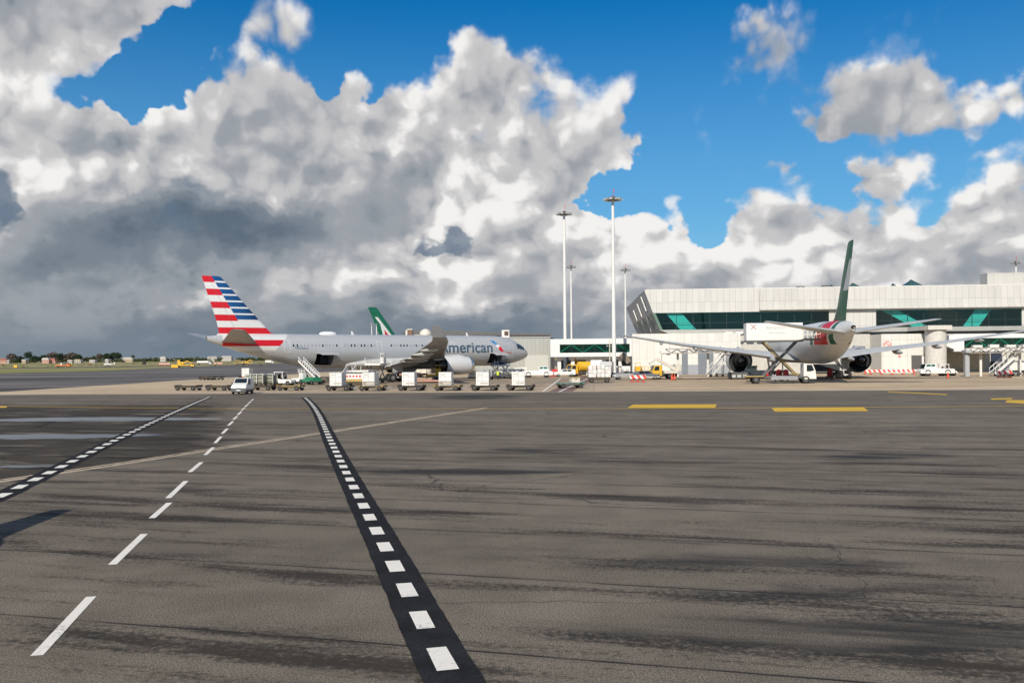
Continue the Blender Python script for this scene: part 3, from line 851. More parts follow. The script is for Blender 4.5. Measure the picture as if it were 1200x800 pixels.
WHEELS = {}
def wheel(parent, loc, r, w, name='wheel', hub=HUB, rz=0.0):
    key = (round(r, 3), round(w, 3), hub.name)
    if key not in WHEELS:
        b = MB()
        b.lathe([(-w * .32, r * .55), (-w * .5, r * .62), (-w * .5, r * .90), (-w * .36, r), (w * .36, r), (w * .5, r * .90), (w * .5, r * .62), (w * .32, r * .55)], Matrix.Rotation(PI / 2, 4, 'Z'), 24)
        t = b.build(name, TYRE, None, smooth=40)
        h = MB(); h.lathe([(-w * .33, .001), (-w * .38, r * .3), (-w * .30, r * .57), (w * .30, r * .57), (w * .38, r * .3), (w * .33, .001)], Matrix.Rotation(PI / 2, 4, 'Z'), 16)
        ho = h.build('wheel_hub', hub, None, smooth=30)
        WHEELS[key] = (t.data, ho.data)
        bpy.data.objects.remove(t); bpy.data.objects.remove(ho)
    td, hd = WHEELS[key]
    o = bpy.data.objects.new(name, td); scene.collection.objects.link(o); o.parent = parent; o.location = loc; o.rotation_euler = (0, 0, rz)
    if parent.parent is None:
        h = bpy.data.objects.new('rim', hd); scene.collection.objects.link(h); h.parent = o
    else:
        h = bpy.data.objects.new('wheel_hub', hd); scene.collection.objects.link(h); h.parent = parent; h.location = loc; h.rotation_euler = (0, 0, rz)
    return o

def nose_gear(root, x, zt, r):
    g = MB()
    g.cyl((-x, 0, r), (-x - .15, 0, zt), .11, .13, 12)
    g.cyl((-x, -.5, r), (-x, .5, r), .07, .07, 10)
    g.cyl((-x, 0, r + .6), (-x - 1.3, 0, zt), .06, .06, 8)
    go = g.build('nose_gear', STRUT, root, smooth=35)
    for s in (-1, 1): wheel(go, (-x, s * .36, r), r, .36)

def fairings(root, side, lst, material):
    for (y, x0, ln, z, r) in lst:
        b = MB(); M = Matrix.Translation((-x0, side * y, z)) @ Matrix.Rotation(R(-3), 4, 'Y')
        b.lathe([(0, .01), (-.06 * ln, r * .55), (-.2 * ln, r * .9), (-.4 * ln, r), (-.65 * ln, r * .8), (-.85 * ln, r * .45), (-ln, .02)], M, 14)
        b.build('flap_track_fairing', material, root, smooth=True)

def text_mesh(body, size=1.0, bold=0.0):
    c = bpy.data.curves.new('lettering', 'FONT'); c.body = body; c.size = size; c.offset = bold; c.resolution_u = 6
    o = bpy.data.objects.new('lettering', c); scene.collection.objects.link(o)
    bpy.context.view_layer.update()
    me = bpy.data.meshes.new_from_object(o.evaluated_get(bpy.context.evaluated_depsgraph_get()))
    bpy.data.objects.remove(o); bpy.data.curves.remove(c)
    bm = bmesh.new(); bm.from_mesh(me)
    bmesh.ops.triangulate(bm, faces=bm.faces)
    for _ in range(2):
        ed = [e for e in bm.edges if e.calc_length() > .25 * size]
        if not ed: break
        bmesh.ops.subdivide_edges(bm, edges=ed, cuts=2)
        bmesh.ops.triangulate(bm, faces=bm.faces)
    vs = [tuple(v.co) for v in bm.verts]; fs = [tuple(v.index for v in f.verts) for f in bm.faces]
    bm.free(); bpy.data.meshes.remove(me)
    xs = [v[0] for v in vs]; ys = [v[1] for v in vs]
    return vs, fs, (min(xs), max(xs), min(ys), max(ys))

def flat_text(body, width, height, material, name, parent, M, bold=0.0, thick=False):
    vs, fs, (x0, x1, y0, y1) = text_mesh(body, 1.0, bold)
    b = MB(); b.add([M @ Vector(((x - x0) / (x1 - x0) * width, 0, (y - y0) / (y1 - y0) * height)) for x, y, z in vs], fs)
    return b.build(name, material, parent, fix=False)

def linsp(a, b, n): return [a + (b - a) * i / (n - 1) for i in range(n)]

def stations(L, extra):
    st = [.0, .06, .15, .3, .5, .75, 1.05, 1.4, 1.8, 2.3, 2.9, 3.6, 4.5, 5.5, 6.7, 8.0] + linsp(9.5, L - 22, 16) + linsp(L - 21, L, 34)
    st = sorted(set([round(x, 3) for x in st] + list(extra)))
    return st

# ---- silver twin with the striped tail
NOSE1, YAW1 = (2.95, 175.3), math.atan2(.605, .796)
def silver_hull():
    return Hull([(0, 4.45, .02, .02), (.3, 4.52, .60, .56), (1.0, 4.66, 1.12, 1.05), (2.0, 4.83, 1.62, 1.55), (3.5, 5.0, 2.13, 2.10), (5.0, 5.12, 2.48, 2.48), (7, 5.19, 2.74, 2.74), (9, 5.2, 2.82, 2.82),
                 (42, 5.2, 2.82, 2.82), (46, 5.32, 2.74, 2.70), (50, 5.66, 2.42, 2.36), (54, 6.10, 1.88, 1.86), (58, 6.62, 1.18, 1.25), (61, 7.03, .60, .70), (62.5, 7.22, .30, .36)])

def px_on_hull(h, px, py):
    """station and angle on the starboard side that the photo shows at (px, py)"""
    k = ray(px, py)[0]
    d = Vector((math.cos(YAW1), math.sin(YAW1))); sb = Vector((d.y, -d.x))
    s, th = 20.0, PI / 2
    for _ in range(25):
        zc, ry, rz = h.at(s)
        w = ry * math.sin(th)
        ox, oy = NOSE1[0] + sb.x * w, NOSE1[1] + sb.y * w
        s = (ox - k * oy) / (d.x - k * d.y)
        s = max(0.05, min(62, s))
        Y = oy - s * d.y
        z = CAM_H + ray(px, py)[1] * Y
        th = math.acos(max(-1, min(1, (z - zc) / rz)))
    return s, th

def build_silver():
    root = thing('airliner', 'silver grey twin-engine airliner with red white and blue striped tail and open cargo doors', 'airliner', (*NOSE1, 0), YAW1)
    h = silver_hull(); q = 2 * PI / 64
    holes = [(42.6, 45.6, 18 * q, 26 * q), (8.0, 10.9, 18 * q, 26 * q)]
    ex = [42.6, 45.6, 8.0, 10.9]
    b = h.mesh(64, stations(62.5, ex), holes)
    body = b.build('fuselage', SILVER, root, smooth=50)
    tip = MB(); tip.lathe([(-62.45, .30), (-62.56, .27), (-62.53, .20), (-62.2, .18)], Matrix.Translation((0, 0, 7.22)), 20); tip.build('exhaust_outlet', HOT, root, smooth=30)
    # belly fairing between the wings
    f = MB(); rings = []
    for s, w, zb, zt in [(18.5, .9, 2.6, 3.4), (20.5, 2.0, 2.15, 3.9), (23, 2.95, 1.95, 4.3), (28, 3.15, 1.9, 4.5), (33, 3.15, 1.9, 4.45), (36.5, 2.85, 2.0, 4.2), (39.5, 2.0, 2.25, 3.7), (42, .7, 2.55, 3.1)]:
        rings.append([Vector((-s, w * math.cos(a), (zb + zt) / 2 + (zt - zb) / 2 * math.sin(a))) for a in [2 * PI * i / 28 for i in range(28)]])
    f.loft(rings); f.build('belly_fairing', WGREY2, root, smooth=60)
    # holds
    for n_, (s0, s1, t0, t1) in enumerate(holes):
        bx = MB(); pts = []
        front = [h.p(s0, t0), h.p(s1, t0), h.p(s1, t1), h.p(s0, t1)]
        z0, z1 = front[2].z, front[0].z
        back = [Vector((p.x, 1.2, p.z)) for p in front]
        bx.add(front + back, [(0, 1, 5, 4), (2, 3, 7, 6)], 0); bx.add(front + back, [(1, 2, 6, 5), (3, 0, 4, 7)], 0); bx.add(back, [(0, 1, 2, 3)], 1)
        bx.box((-(s0 + s1) / 2 + .5, -.4, (z0 + z1) / 2 - .1), (1.3, 1.2, (z1 - z0) * .8), k=1)
        bx.build('cargo_hold', [INSIDE, DEEP], root, fix=False)
        # the door hangs open above the hole
        dr = MB(); hinge = h.p((s0 + s1) / 2, t0).y, h.p((s0 + s1) / 2, t0).z
        A = R(8 if n_ == 0 else 2)
        rr = []
        for st in (s0, s1):
            ring = []
            for i in range(9):
                a = (t1 - t0) * i / 8
                r_ = 2.82
                # arc of the skin swung up about the hinge
                x2, z2 = r_ * math.sin(a), -r_ * (1 - math.cos(a))
                ring.append(Vector((-st, hinge[0] - (x2 * math.cos(A) - z2 * math.sin(A) * 0), hinge[1] + x2 * math.sin(A) + z2 * .55 + .05)))
            rr.append(ring)
        top = [[p + Vector((0, 0, .13)) for p in ring] for ring in rr]
        rings2 = [rr[i] + top[i][::-1] for i in (0, 1)]
        dr.loft(rings2); dr.build('cargo_door', SILVER, root, smooth=40)
    # fin and stabilisers
    fin = MB()
    secs = [(50.2, 11.0, 7.55, .030), (52.3, 8.3, 8.2, .075), (54.2, 6.85, 10.2, .095), (60.25, 2.95, 16.75, .10), (60.7, 2.35, 16.85, .06)]
    fin.loft([airfoil(le, c, 0, z, tc, 0, True) for le, c, z, tc in secs])
    fin.build('tail_fin', FLAG, root, smooth=40)
    for sd in (-1, 1):
        wing(root, [(.3, 54.6, 5.9, 6.35, .11, -3), (1.6, 55.2, 5.4, 6.55, .11, -3), (10.2, 60.2, 2.2, 8.15, .11, -4), (10.6, 60.8, 1.6, 8.22, .06, -4)], sd, wing_paint('dark_stabiliser_grey', (.30, .315, .33)) if 'stabg' not in MATS else MATS['stabg'], 'stabiliser')
    # wings
    W = [(0, 20.0, 11.5, 3.05, .13, 2), (2.8, 21.3, 10.6, 3.25, .13, 2), (9.2, 25.1, 7.5, 3.95, .115, 1), (18, 30.6, 5.2, 4.95, .105, 0), (27.6, 36.4, 2.9, 6.25, .10, -1), (28.6, 37.1, 2.65, 6.5, .10, -1), (29.2, 37.7, 2.4, 6.9, .09, 0)]
    for sd in (-1, 1):
        w = wing(root, W, sd, WGREY)
        wl = MB()
        rings = []
        for y, le, c, z, tc in [(29.15, 37.7, 2.4, 6.88, .09), (29.55, 38.35, 2.0, 7.7, .08), (29.9, 39.05, 1.5, 8.45, .08), (29.97, 39.4, 1.05, 8.6, .05)]:
            rings.append(airfoil(le, c, sd * y, z, tc, 0, True))
        wl.loft(rings); wl.build('winglet', WGREY, w, smooth=40)
        for k, (y, x0, ln, z, r) in enumerate([(5.6, 28.2, 6.6, 2.95, .48), (11.6, 29.8, 5.4, 3.62, .42), (15.4, 31.8, 4.8, 4.1, .38), (19.4, 33.6, 4.2, 4.62, .34), (23.2, 35.3, 3.4, 5.2, .28)]):
            fairings(root, sd, [(y, x0, ln, z, r)], WGREY2)
        # lowered flaps behind the trailing edge
        fl = MB()
        fl.loft([airfoil(31.3, 2.6, sd * 3.4, 2.75, .12, R(14)), airfoil(32.0, 1.9, sd * 9.0, 3.5, .12, R(14))])
        fl.loft([airfoil(32.2, 1.8, sd * 9.3, 3.55, .12, R(14)), airfoil(35.4, 1.2, sd * 19.5, 4.85, .12, R(12))])
        fl.build('flap', WGREY2, root, smooth=40)
        engine(root, sd, dict(x=20.2, y=9.37, z=2.62, len=6.6, r=1.58, paint=NACELLE, wing_z=4.1))
        main_gear(root, 32.4, -(-sd) * 5.3, 3.4, [1.0, -1.0], .70, sd)
    nose_gear(root, 7.0, 2.9, .52)
    # radome antenna and aerials on the roof
    a = MB(); M = Matrix.Translation((-42.3, 0, 7.95))
    a.loft([[M @ Vector((1.6 * math.cos(t) * k, .7 * math.sin(t) * k, z)) for t in [2 * PI * i / 20 for i in range(20)]] for k, z in ((1.0, -.1), (.98, .18), (.85, .38), (.5, .5), (.1, .53))])
    a.build('satellite_dome', PLWHITE, root, smooth=50)
    for s, z in ((37.4, 7.98), (13.8, 7.98), (19.0, 7.98)):
        a = MB(); a.prism([(-s, z - .1), (-s - .55, z - .1), (-s - .62, z + .62), (-s - .42, z + .62)], -.03, .03); a.build('blade_aerial', PLWHITE, root)
    # cabin windows: starboard rows of individual panes
    pane = None
    zwin = 6.12
    runs = [(11.9, 17.0), (24.3, 32.0), (35.0, 40.6), (42.0, 49.6)]
    dark = random.Random(5)
    idx = 0
    for s0, s1 in runs:
        st = s0
        while st < s1:
            zc, ry, rz = h.at(st)
            d = dark.random() < (.22 if st > 46 else .42 if st > 24 else .3)
            bw = MB(); t0 = h.th(st, zwin + .19); t1 = h.th(st, zwin - .19)
            if d or True:
                h.patch(bw, st - .13, st + .13, t0, t1, .012, 1, 2)
                bw.build('cabin_window', GLASS if d else mat('shaded_window_blind', (.30, .31, .33), .3), root, smooth=True, fix=False)
            st += .62
    # cockpit windows
    for s0, s1, z0, z1 in ((1.7, 2.36, 5.30, 6.02), (2.42, 3.15, 5.34, 6.38), (3.22, 4.05, 5.48, 6.5)):
        bw = MB(); vs = []
        for i in range(5):
            st = s0 + (s1 - s0) * i / 4; a_, b_ = z0 + .1 * (1 - i / 4), z0 + (z1 - z0) * (.82 + .18 * i / 4)
            vs += [h.p(st, h.th(st, a_ + (b_ - a_) * j / 4), .03) for j in range(5)]
        bw.add(vs, [(i * 5 + j, i * 5 + j + 5, i * 5 + j + 6, i * 5 + j + 1) for i in range(4) for j in range(4)]); bw.build('cockpit_window', GLASS, root, fix=False)
    # door outlines
    for s0, wd, z0, z1 in ((5.2, 1.05, 4.75, 6.7), (18.6, 1.0, 4.8, 6.75), (33.6, .9, 4.85, 6.85), (50.0, 1.0, 5.0, 7.0)):
        bd = MB(); e = .07
        for (a0, a1, zz0, zz1) in ((s0, s0 + e, z0, z1), (s0 + wd - e, s0 + wd, z0, z1), (s0 + e, s0 + wd - e, z0, z0 + e), (s0 + e, s0 + wd - e, z1 - e, z1)):
            h.patch(bd, a0, a1, h.th(s0, zz1), h.th(s0, zz0), .014, 1, 4)
        bd.build('door_outline', LINE, root, fix=False)
    # lettering
    def wrap(vs, box, sL, sR, zb, zt, off):
        x0, x1, y0, y1 = box; out = []
        tb, tt = h.th(15, zb), h.th(15, zt)
        for x, y, z in vs:
            st = sL + (sR - sL) * (x - x0) / (x1 - x0)
            out.append(h.p(st, tb + (tt - tb) * (y - y0) / (y1 - y0), off))
        return out
    vs, fs, box = text_mesh('American', 1.0, .012)
    L_ = MB(); L_.add(wrap(vs, box, 22.3, 10.35, 4.80, 6.75, .02), fs); L_.build('lettering', LETTER, root, fix=False)
    vs, fs, box = text_mesh('N275AY', 1.0, .01)
    L_ = MB(); L_.add(wrap(vs, box, 49.2, 47.0, 5.24, 5.60, .02), fs); L_.build('registration', LETTER, root, fix=False)
    for nm, m, poly in (('emblem', PLBLUE, [(574.0, 398.4), (579.2, 399.8), (583.4, 403.4), (581.2, 404.0), (577.5, 402.0)]),
                        ('emblem', PLWHITE, [(580.6, 404.2), (583.6, 403.8), (586.0, 405.8), (584.0, 408.2)]),
                        ('emblem', PLRED, [(583.8, 406.2), (586.6, 405.8), (588.2, 408.0), (590.6, 411.6), (586.8, 411.8), (584.4, 409.0)])):
        e = MB(); e.add([h.p(*px_on_hull(h, *p), .022) for p in poly], [tuple(range(len(poly)))]); e.build(nm, m, root, fix=False)
    stp = MB()
    for i in range(8):
        a, c = 590.5 + i * 1.15, 590.5 + (i + 1) * 1.15
        stp.add([h.p(*px_on_hull(h, *p), .02) for p in ((a, 412.6), (c, 412.6), (c, 413.3), (a, 413.3))], [(0, 1, 2, 3)])
    stp.build('red_pinstripe', PLRED, root, fix=False)
    return root

# ---- white wide twin seen from behind, green and red tail
TAIL2, A2, L2 = (43.6, 114.3), R(8), 62.9
def wide_hull():
    return Hull([(0, 4.7, .02, .02), (.3, 4.78, .62, .58), (1.0, 4.95, 1.2, 1.12), (2.2, 5.2, 1.85, 1.78), (4, 5.45, 2.45, 2.42), (6.5, 5.6, 2.92, 2.92), (9, 5.65, 3.1, 3.1), (42, 5.65, 3.1, 3.1), (46, 5.75, 3.0, 2.98),
                 (50, 6.1, 2.58, 2.55), (54, 6.55, 1.98, 2.02), (58, 6.98, 1.25, 1.42), (60.5, 7.22, .80, .98), (62.2, 7.38, .44, .62), (62.9, 7.42, .22, .44)])

def banded_white(name, green=(.006, .10, .055)):
    t = NT(name); x = t.sep(t.obj()); s = t.m_('MULTIPLY', x[0], -1.0)
    c0 = t.mix(t.step(t.noise(t.obj(), 1.2, 5, .6), .3, .7), (.60, .60, .58), (.68, .68, .66))
    # bands lean: the top of each sits further aft
    q = t.m_('SUBTRACT', s, t.m_('MULTIPLY', t.m_('SUBTRACT', x[2], 6.5), .55))
    def band(a, b): return t.m_('MULTIPLY', t.step(q, a, a + .03), t.step(q, b, b + .03, 1.0, 0.0))
    c = t.mix(band(49.0, 50.1), c0, green)
    c = t.mix(band(50.7, 55.2), c, (.56, .008, .018))
    c = t.mix(band(55.8, 57.2), c, green)
    c = t.mix(t.step(x[2], 5.3, 5.35, 1.0, 0.0), c, c0)
    fr = t.m_('ABSOLUTE', t.m_('SUBTRACT', t.m_('FRACT', t.m_('DIVIDE', s, 3.1)), .5))
    c = t.mix(t.step(fr, .488, .496, 0, .3), c, (.3, .3, .3))
    return t.out(c, .38, 0, .3)

def green_fin(name, ztop, zbase):
    """green fin with a white chevron and a red heart"""
    t = NT(name); x = t.sep(t.obj()); z = x[2]; s = t.m_('MULTIPLY', x[0], -1.0)
    g = t.mix(t.step(t.noise(t.obj(), 1.5, 4, .6), .3, .7), (.010, .12, .065), (.014, .155, .085))
    # distance behind the leading edge
    k = t.m_('SUBTRACT', s, t.m_('MULTIPLY_ADD', t.m_('SUBTRACT', z, ztop), .90, 60.3))
    lo = t.step(z, zbase + (ztop - zbase) * .70, zbase + (ztop - zbase) * .72, 1.0, 0.0)
    w = t.m_('MULTIPLY', t.m_('MULTIPLY', t.step(k, 2.3, 2.34), lo), t.step(k, 3.3, 3.34, 1.0, 0.0))
    c = t.mix(w, g, (.72, .72, .70))
    hr = t.m_('MULTIPLY', t.m_('MULTIPLY', t.step(k, 3.3, 3.34), t.step(z, zbase + (ztop - zbase) * .47, zbase + (ztop - zbase) * .48, 1.0, 0.0)), t.step(t.m_('SUBTRACT', s, t.m_('MULTIPLY', t.m_('SUBTRACT', z, zbase), .18)), 57.4, 57.45, 1.0, 0.0))
    c = t.mix(hr, c, (.58, .02, .03))
    rest = t.m_('MULTIPLY', t.m_('MULTIPLY', t.step(k, 3.3, 3.34), lo), t.m_('SUBTRACT', 1.0, hr))
    rest = t.m_('MULTIPLY', rest, t.step(t.m_('SUBTRACT', s, t.m_('MULTIPLY', t.m_('SUBTRACT', z, zbase), .30)), 57.9, 57.95, 1.0, 0.0))
    c = t.mix(rest, c, (.72, .72, .70))
    return t.out(c, .3, 0, .5)

def rear_fin():
    """fin of the aircraft seen from behind: dark green foot and tip, silver-white middle"""
    t = NT('green_and_white_tail_paint'); x = t.sep(t.obj()); z = x[2]; s = t.m_('MULTIPLY', x[0], -1.0)
    g = t.mix(t.step(t.noise(t.obj(), 1.5, 4, .6), .3, .7), (.003, .090, .045), (.005, .115, .058))
    lead = t.m_('SUBTRACT', s, t.m_('MULTIPLY_ADD', t.m_('SUBTRACT', z, 18.5), .88, 60.3))
    mid = t.m_('MULTIPLY', t.step(z, 12.35, 12.4), t.step(z, 16.0, 16.4, 1.0, 0.0))
    mid = t.m_('MULTIPLY', mid, t.step(lead, 3.0, 3.05))
    c = t.mix(mid, g, (.50, .52, .51))
    return t.out(c, .35, 0, .2)

BANDED, RFIN = banded_white('white_hull_with_green_and_red_bands'), rear_fin()
def wide_airliner(root, finmat, hullmat, full=True):
    h = wide_hull()
    b = h.mesh(64, stations(L2, []), [])
    b.build('fuselage', hullmat, root, smooth=50)
    o = MB(); o.lathe([(-62.7, .30), (-62.98, .27), (-63.02, .22), (-62.95, .01)], Matrix.Translation((0, 0, 7.42)), 20); o.build('exhaust_outlet', HOT, root, smooth=30)
    fin = MB()
    secs = [(49.6, 9.0, 8.2, .03), (52.0, 6.9, 9.0, .06), (54.0, 5.5, 10.6, .075), (60.3, 3.0, 18.35, .085), (60.8, 2.4, 18.55, .06)]
    fin.loft([airfoil(le, c, 0, z, tc, 0, True) for le, c, z, tc in secs]); fin.build('tail_fin', finmat, root, smooth=40)
    for sd in (-1, 1):
        wing(root, [(.3, 53.8, 7.4, 6.75, .11, 0), (1.8, 54.7, 6.5, 6.95, .11, 0), (10.4, 60.3, 2.5, 8.25, .10, 0), (10.8, 60.8, 1.8, 8.3, .06, 0)], sd, WGREY2, 'stabiliser')
        wing(root, [(0, 20.5, 13.5, 3.2, .13, 2), (3.1, 22.3, 12.2, 3.45, .13, 2), (10, 27.0, 8.2, 4.3, .115, 1), (20, 33.2, 5.2, 5.6, .105, 0), (29.6, 39.3, 2.3, 7.15, .10, -1), (30.4, 40.2, 1.3, 7.3, .07, -1)], sd, WGREY2)
        fairings(root, sd, [(6.0, 30.0, 7.2, 3.45, .5), (13.0, 32.2, 5.6, 4.38, .42), (18.2, 34.6, 4.8, 5.12, .36), (23.6, 37.0, 4.0, 6.0, .28)], WGREY2)
        engine(root, sd, dict(x=18.2, y=9.8, z=2.98, len=7.3, r=2.12, aft=1.09, paint=NACW, wing_z=4.5))
        main_gear(root, 31.6, sd * 5.5, 3.6, [1.45, 0, -1.45], .68, sd)
    nose_gear(root, 5.9, 3.2, .55)
    if not full: return h
    for st in linsp(9, 48, 62):
        if abs(st - 22) < .5 or abs(st - 36) < .5: continue
        bw = MB(); h.patch(bw, st - .13, st + .13, -h.th(st, 6.55), -h.th(st, 6.15), .012, 1, 2); bw.build('cabin_window', GLASS, root, fix=False, smooth=True)
    for s0 in (21.5, 35.5, 48.6):
        bd = MB()
        for (a0, a1, zz0, zz1) in ((s0, s0 + .07, 4.9, 6.9), (s0 + 1, s0 + 1.07, 4.9, 6.9), (s0 + .07, s0 + 1, 4.9, 4.97), (s0 + .07, s0 + 1, 6.83, 6.9)):
            h.patch(bd, a0, a1, -h.th(s0, zz1), -h.th(s0, zz0), .014, 1, 4)
        bd.build('door_outline', GREY, root, fix=False)
    return h

def build_wide():
    d = (math.sin(A2), math.cos(A2))
    nose = (TAIL2[0] + L2 * d[0], TAIL2[1] + L2 * d[1])
    root = thing('airliner', 'white wide-body airliner seen from behind with green fin and red band round its tail', 'airliner', (*nose, 0), PI / 2 - A2)
    wide_airliner(root, RFIN, BANDED)
    # tail strut reaching down ahead of the right main wheels
    return root

def build_far_liner():
    # third airliner, mostly hidden behind the silver one
    sc_tail = px2(433, 400, 256)
    yaw = math.atan2(.655, .756)
    nose = (sc_tail[0] + 62.9 * .756, 256 + 62.9 * .655)
    root = thing('airliner', 'distant airliner whose green red and white tail fin shows above the silver airliner', 'airliner', (*nose, 0), yaw)
    wide_airliner(root, green_fin('green_tail_with_red_wedge', 18.5, 9.0), mat('plain_white_aircraft_paint', (.7, .7, .69), .35), False)
    return root

def build_near_wing():
    # wing and sharklet of the photographer's own aircraft, just left of the view; its shadow lies on the taxiway
    root = thing('airliner_wing', 'white swept wing with upturned winglet reaching out left of the window, casting the taxiway shadow', 'aircraft wing', (-13.7, 14.3, 0), 0)
    b = MB()
    def sec(p, chord, tc, up=False):
        # chord runs along x, nose to the right
        th = [(-.5, 0), (-.3, .35), (0, .5), (.3, .42), (.5, 0), (.3, -.3), (0, -.4), (-.3, -.25)]
        return [Vector((p[0] + x * chord, p[1] + (t * tc * chord if up else 0), p[2] + (0 if up else t * tc * chord))) for x, t in th]
    b.loft([sec((4.2, -14.2, 2.9), 5.0, .12), sec((1.8, -6, 3.3), 2.6, .11), sec((.2, 0, 3.6), 1.6, .10)])
    w = b.build('wing_panel', WGREY2, root, smooth=40)
    c = MB(); c.loft([sec((.2, 0, 3.6), 1.6, .10), sec((-.15, .25, 3.9), 1.25, .1, True), sec((-.5, .55, 4.8), .95, .09, True), sec((-1.0, .75, 6.1), .55, .08, True)])
    c.build('winglet', WGREY2, root, smooth=40)
build_silver()
build_wide()
build_far_liner()
build_near_wing()
# ------------------------------------------------------------------ terminal and masts
def cladding(name, rgb, dx, dz, joint=.55, rough=.45, z0=0.0, xw=.035, var=.05, run='x'):
    """metal panels with thin joints; joints run on the object's own x and z"""
    t = NT(name); p = t.obj(); x = t.sep(p)
    ax = x[0] if run == 'x' else x[1]
    iu, iv = t.m_('DIVIDE', ax, dx), t.m_('DIVIDE', t.m_('SUBTRACT', x[2], z0), dz)
    wn = t.N.new('ShaderNodeTexWhiteNoise'); wn.noise_dimensions = '2D'
    t.L.new(t.comb(t.m_('FLOOR', iu), t.m_('FLOOR', iv), 0), wn.inputs['Vector'])
    c = t.mix(wn.outputs['Value'], tuple(v * (1 - var) for v in rgb), tuple(min(.85, v * (1 + var)) for v in rgb))
    streak = t.noise(t.vm('MULTIPLY', p, (2.2, 2.2, .16)), 1.0, 5, .6)
    c = t.mix(t.step(streak, .45, .75, 0, .22), c, tuple(v * .62 for v in rgb))
    fu = t.m_('ABSOLUTE', t.m_('SUBTRACT', t.m_('FRACT', iu), .5)); fv = t.m_('ABSOLUTE', t.m_('SUBTRACT', t.m_('FRACT', iv), .5))
    ju = t.step(fu, .5 - xw / dx, .5 - xw / dx * .5, 0, joint); jv = t.step(fv, .5 - xw / dz, .5 - xw / dz * .5, 0, joint)
    c = t.mix(t.m_('MAXIMUM', ju, jv), c, tuple(v * .3 for v in rgb))
    return t.out(c, rough, .05, .4)

def clear_glass(name, tint):
    t = NT(name)
    tr = t.N.new('ShaderNodeBsdfTransparent'); tr.inputs[0].default_value = (*tint, 1)
    gl = t.N.new('ShaderNodeBsdfGlossy'); gl.inputs['Roughness'].default_value = .03; gl.inputs[0].default_value = (.75, .9, .88, 1)
    lw = t.N.new('ShaderNodeFresnel'); lw.inputs['IOR'].default_value = 1.55
    mx = t.N.new('ShaderNodeMixShader'); t.L.new(lw.outputs[0], mx.inputs[0]); t.L.new(tr.outputs[0], mx.inputs[1]); t.L.new(gl.outputs[0], mx.inputs[2])
    t.L.new(mx.outputs[0], t.N['Material Output'].inputs[0]); t.N.remove(t.b)
    return t.m

PANEL_TOP = cladding('white_parapet_panels', (.56, .547, .515), 1.3, 2.75, .6, .42, 18.25)
PANEL_LOW = cladding('white_wall_panels', (.66, .645, .60), 1.55, 3.4, .5, .5)
PANEL_GREY = cladding('grey_end_panels', (.54, .55, .56), 3.0, 5.0, .3, .4, 0, .04, .05, 'y')
CORR = cladding('grey_beige_corrugated_sheet', (.36, .365, .335), .9, 40, .35, .6, 0, .05, .03)
SOFFIT = mat('soffit_metal', (.40, .39, .36), .4, .2, .1)
CONC = mat('smooth_concrete', (.58, .555, .51), .8, 0, .12)
DARKIN = mat('dark_interior', (.25, .27, .265), .9)
PALEIN = mat('pale_slanted_panel', (.62, .70, .66), .8)
FLOORIN = mat('interior_floor', (.22, .22, .21), .5)
MULL = mat('window_mullion', (.05, .07, .07), .4, .3)
BLUEGL = clear_glass('teal_clear_glass', (.22, .68, .65))
GREENGL = clear_glass('green_clear_glass', (.14, .60, .45))
SHUT = mat('blue_grey_shutter', (.17, .19, .22), .6, 0, .1)
SKYL = mat('teal_skylight_glass', (.02, .075, .085), .12, 0, 0, 1, .8)

T_AZ = -R(5.0)
T0 = (28.9, 195.0)          # front left corner of the upper storey
def tloc(px, y=0.0):       # photo column -> distance along the terminal front, for a face y metres behind that front
    k = ray(px, 418)[0]
    c, s = math.cos(T_AZ), math.sin(T_AZ)
    return (k * (T0[1] + y * c) - T0[0] + y * s) / (c - k * s)

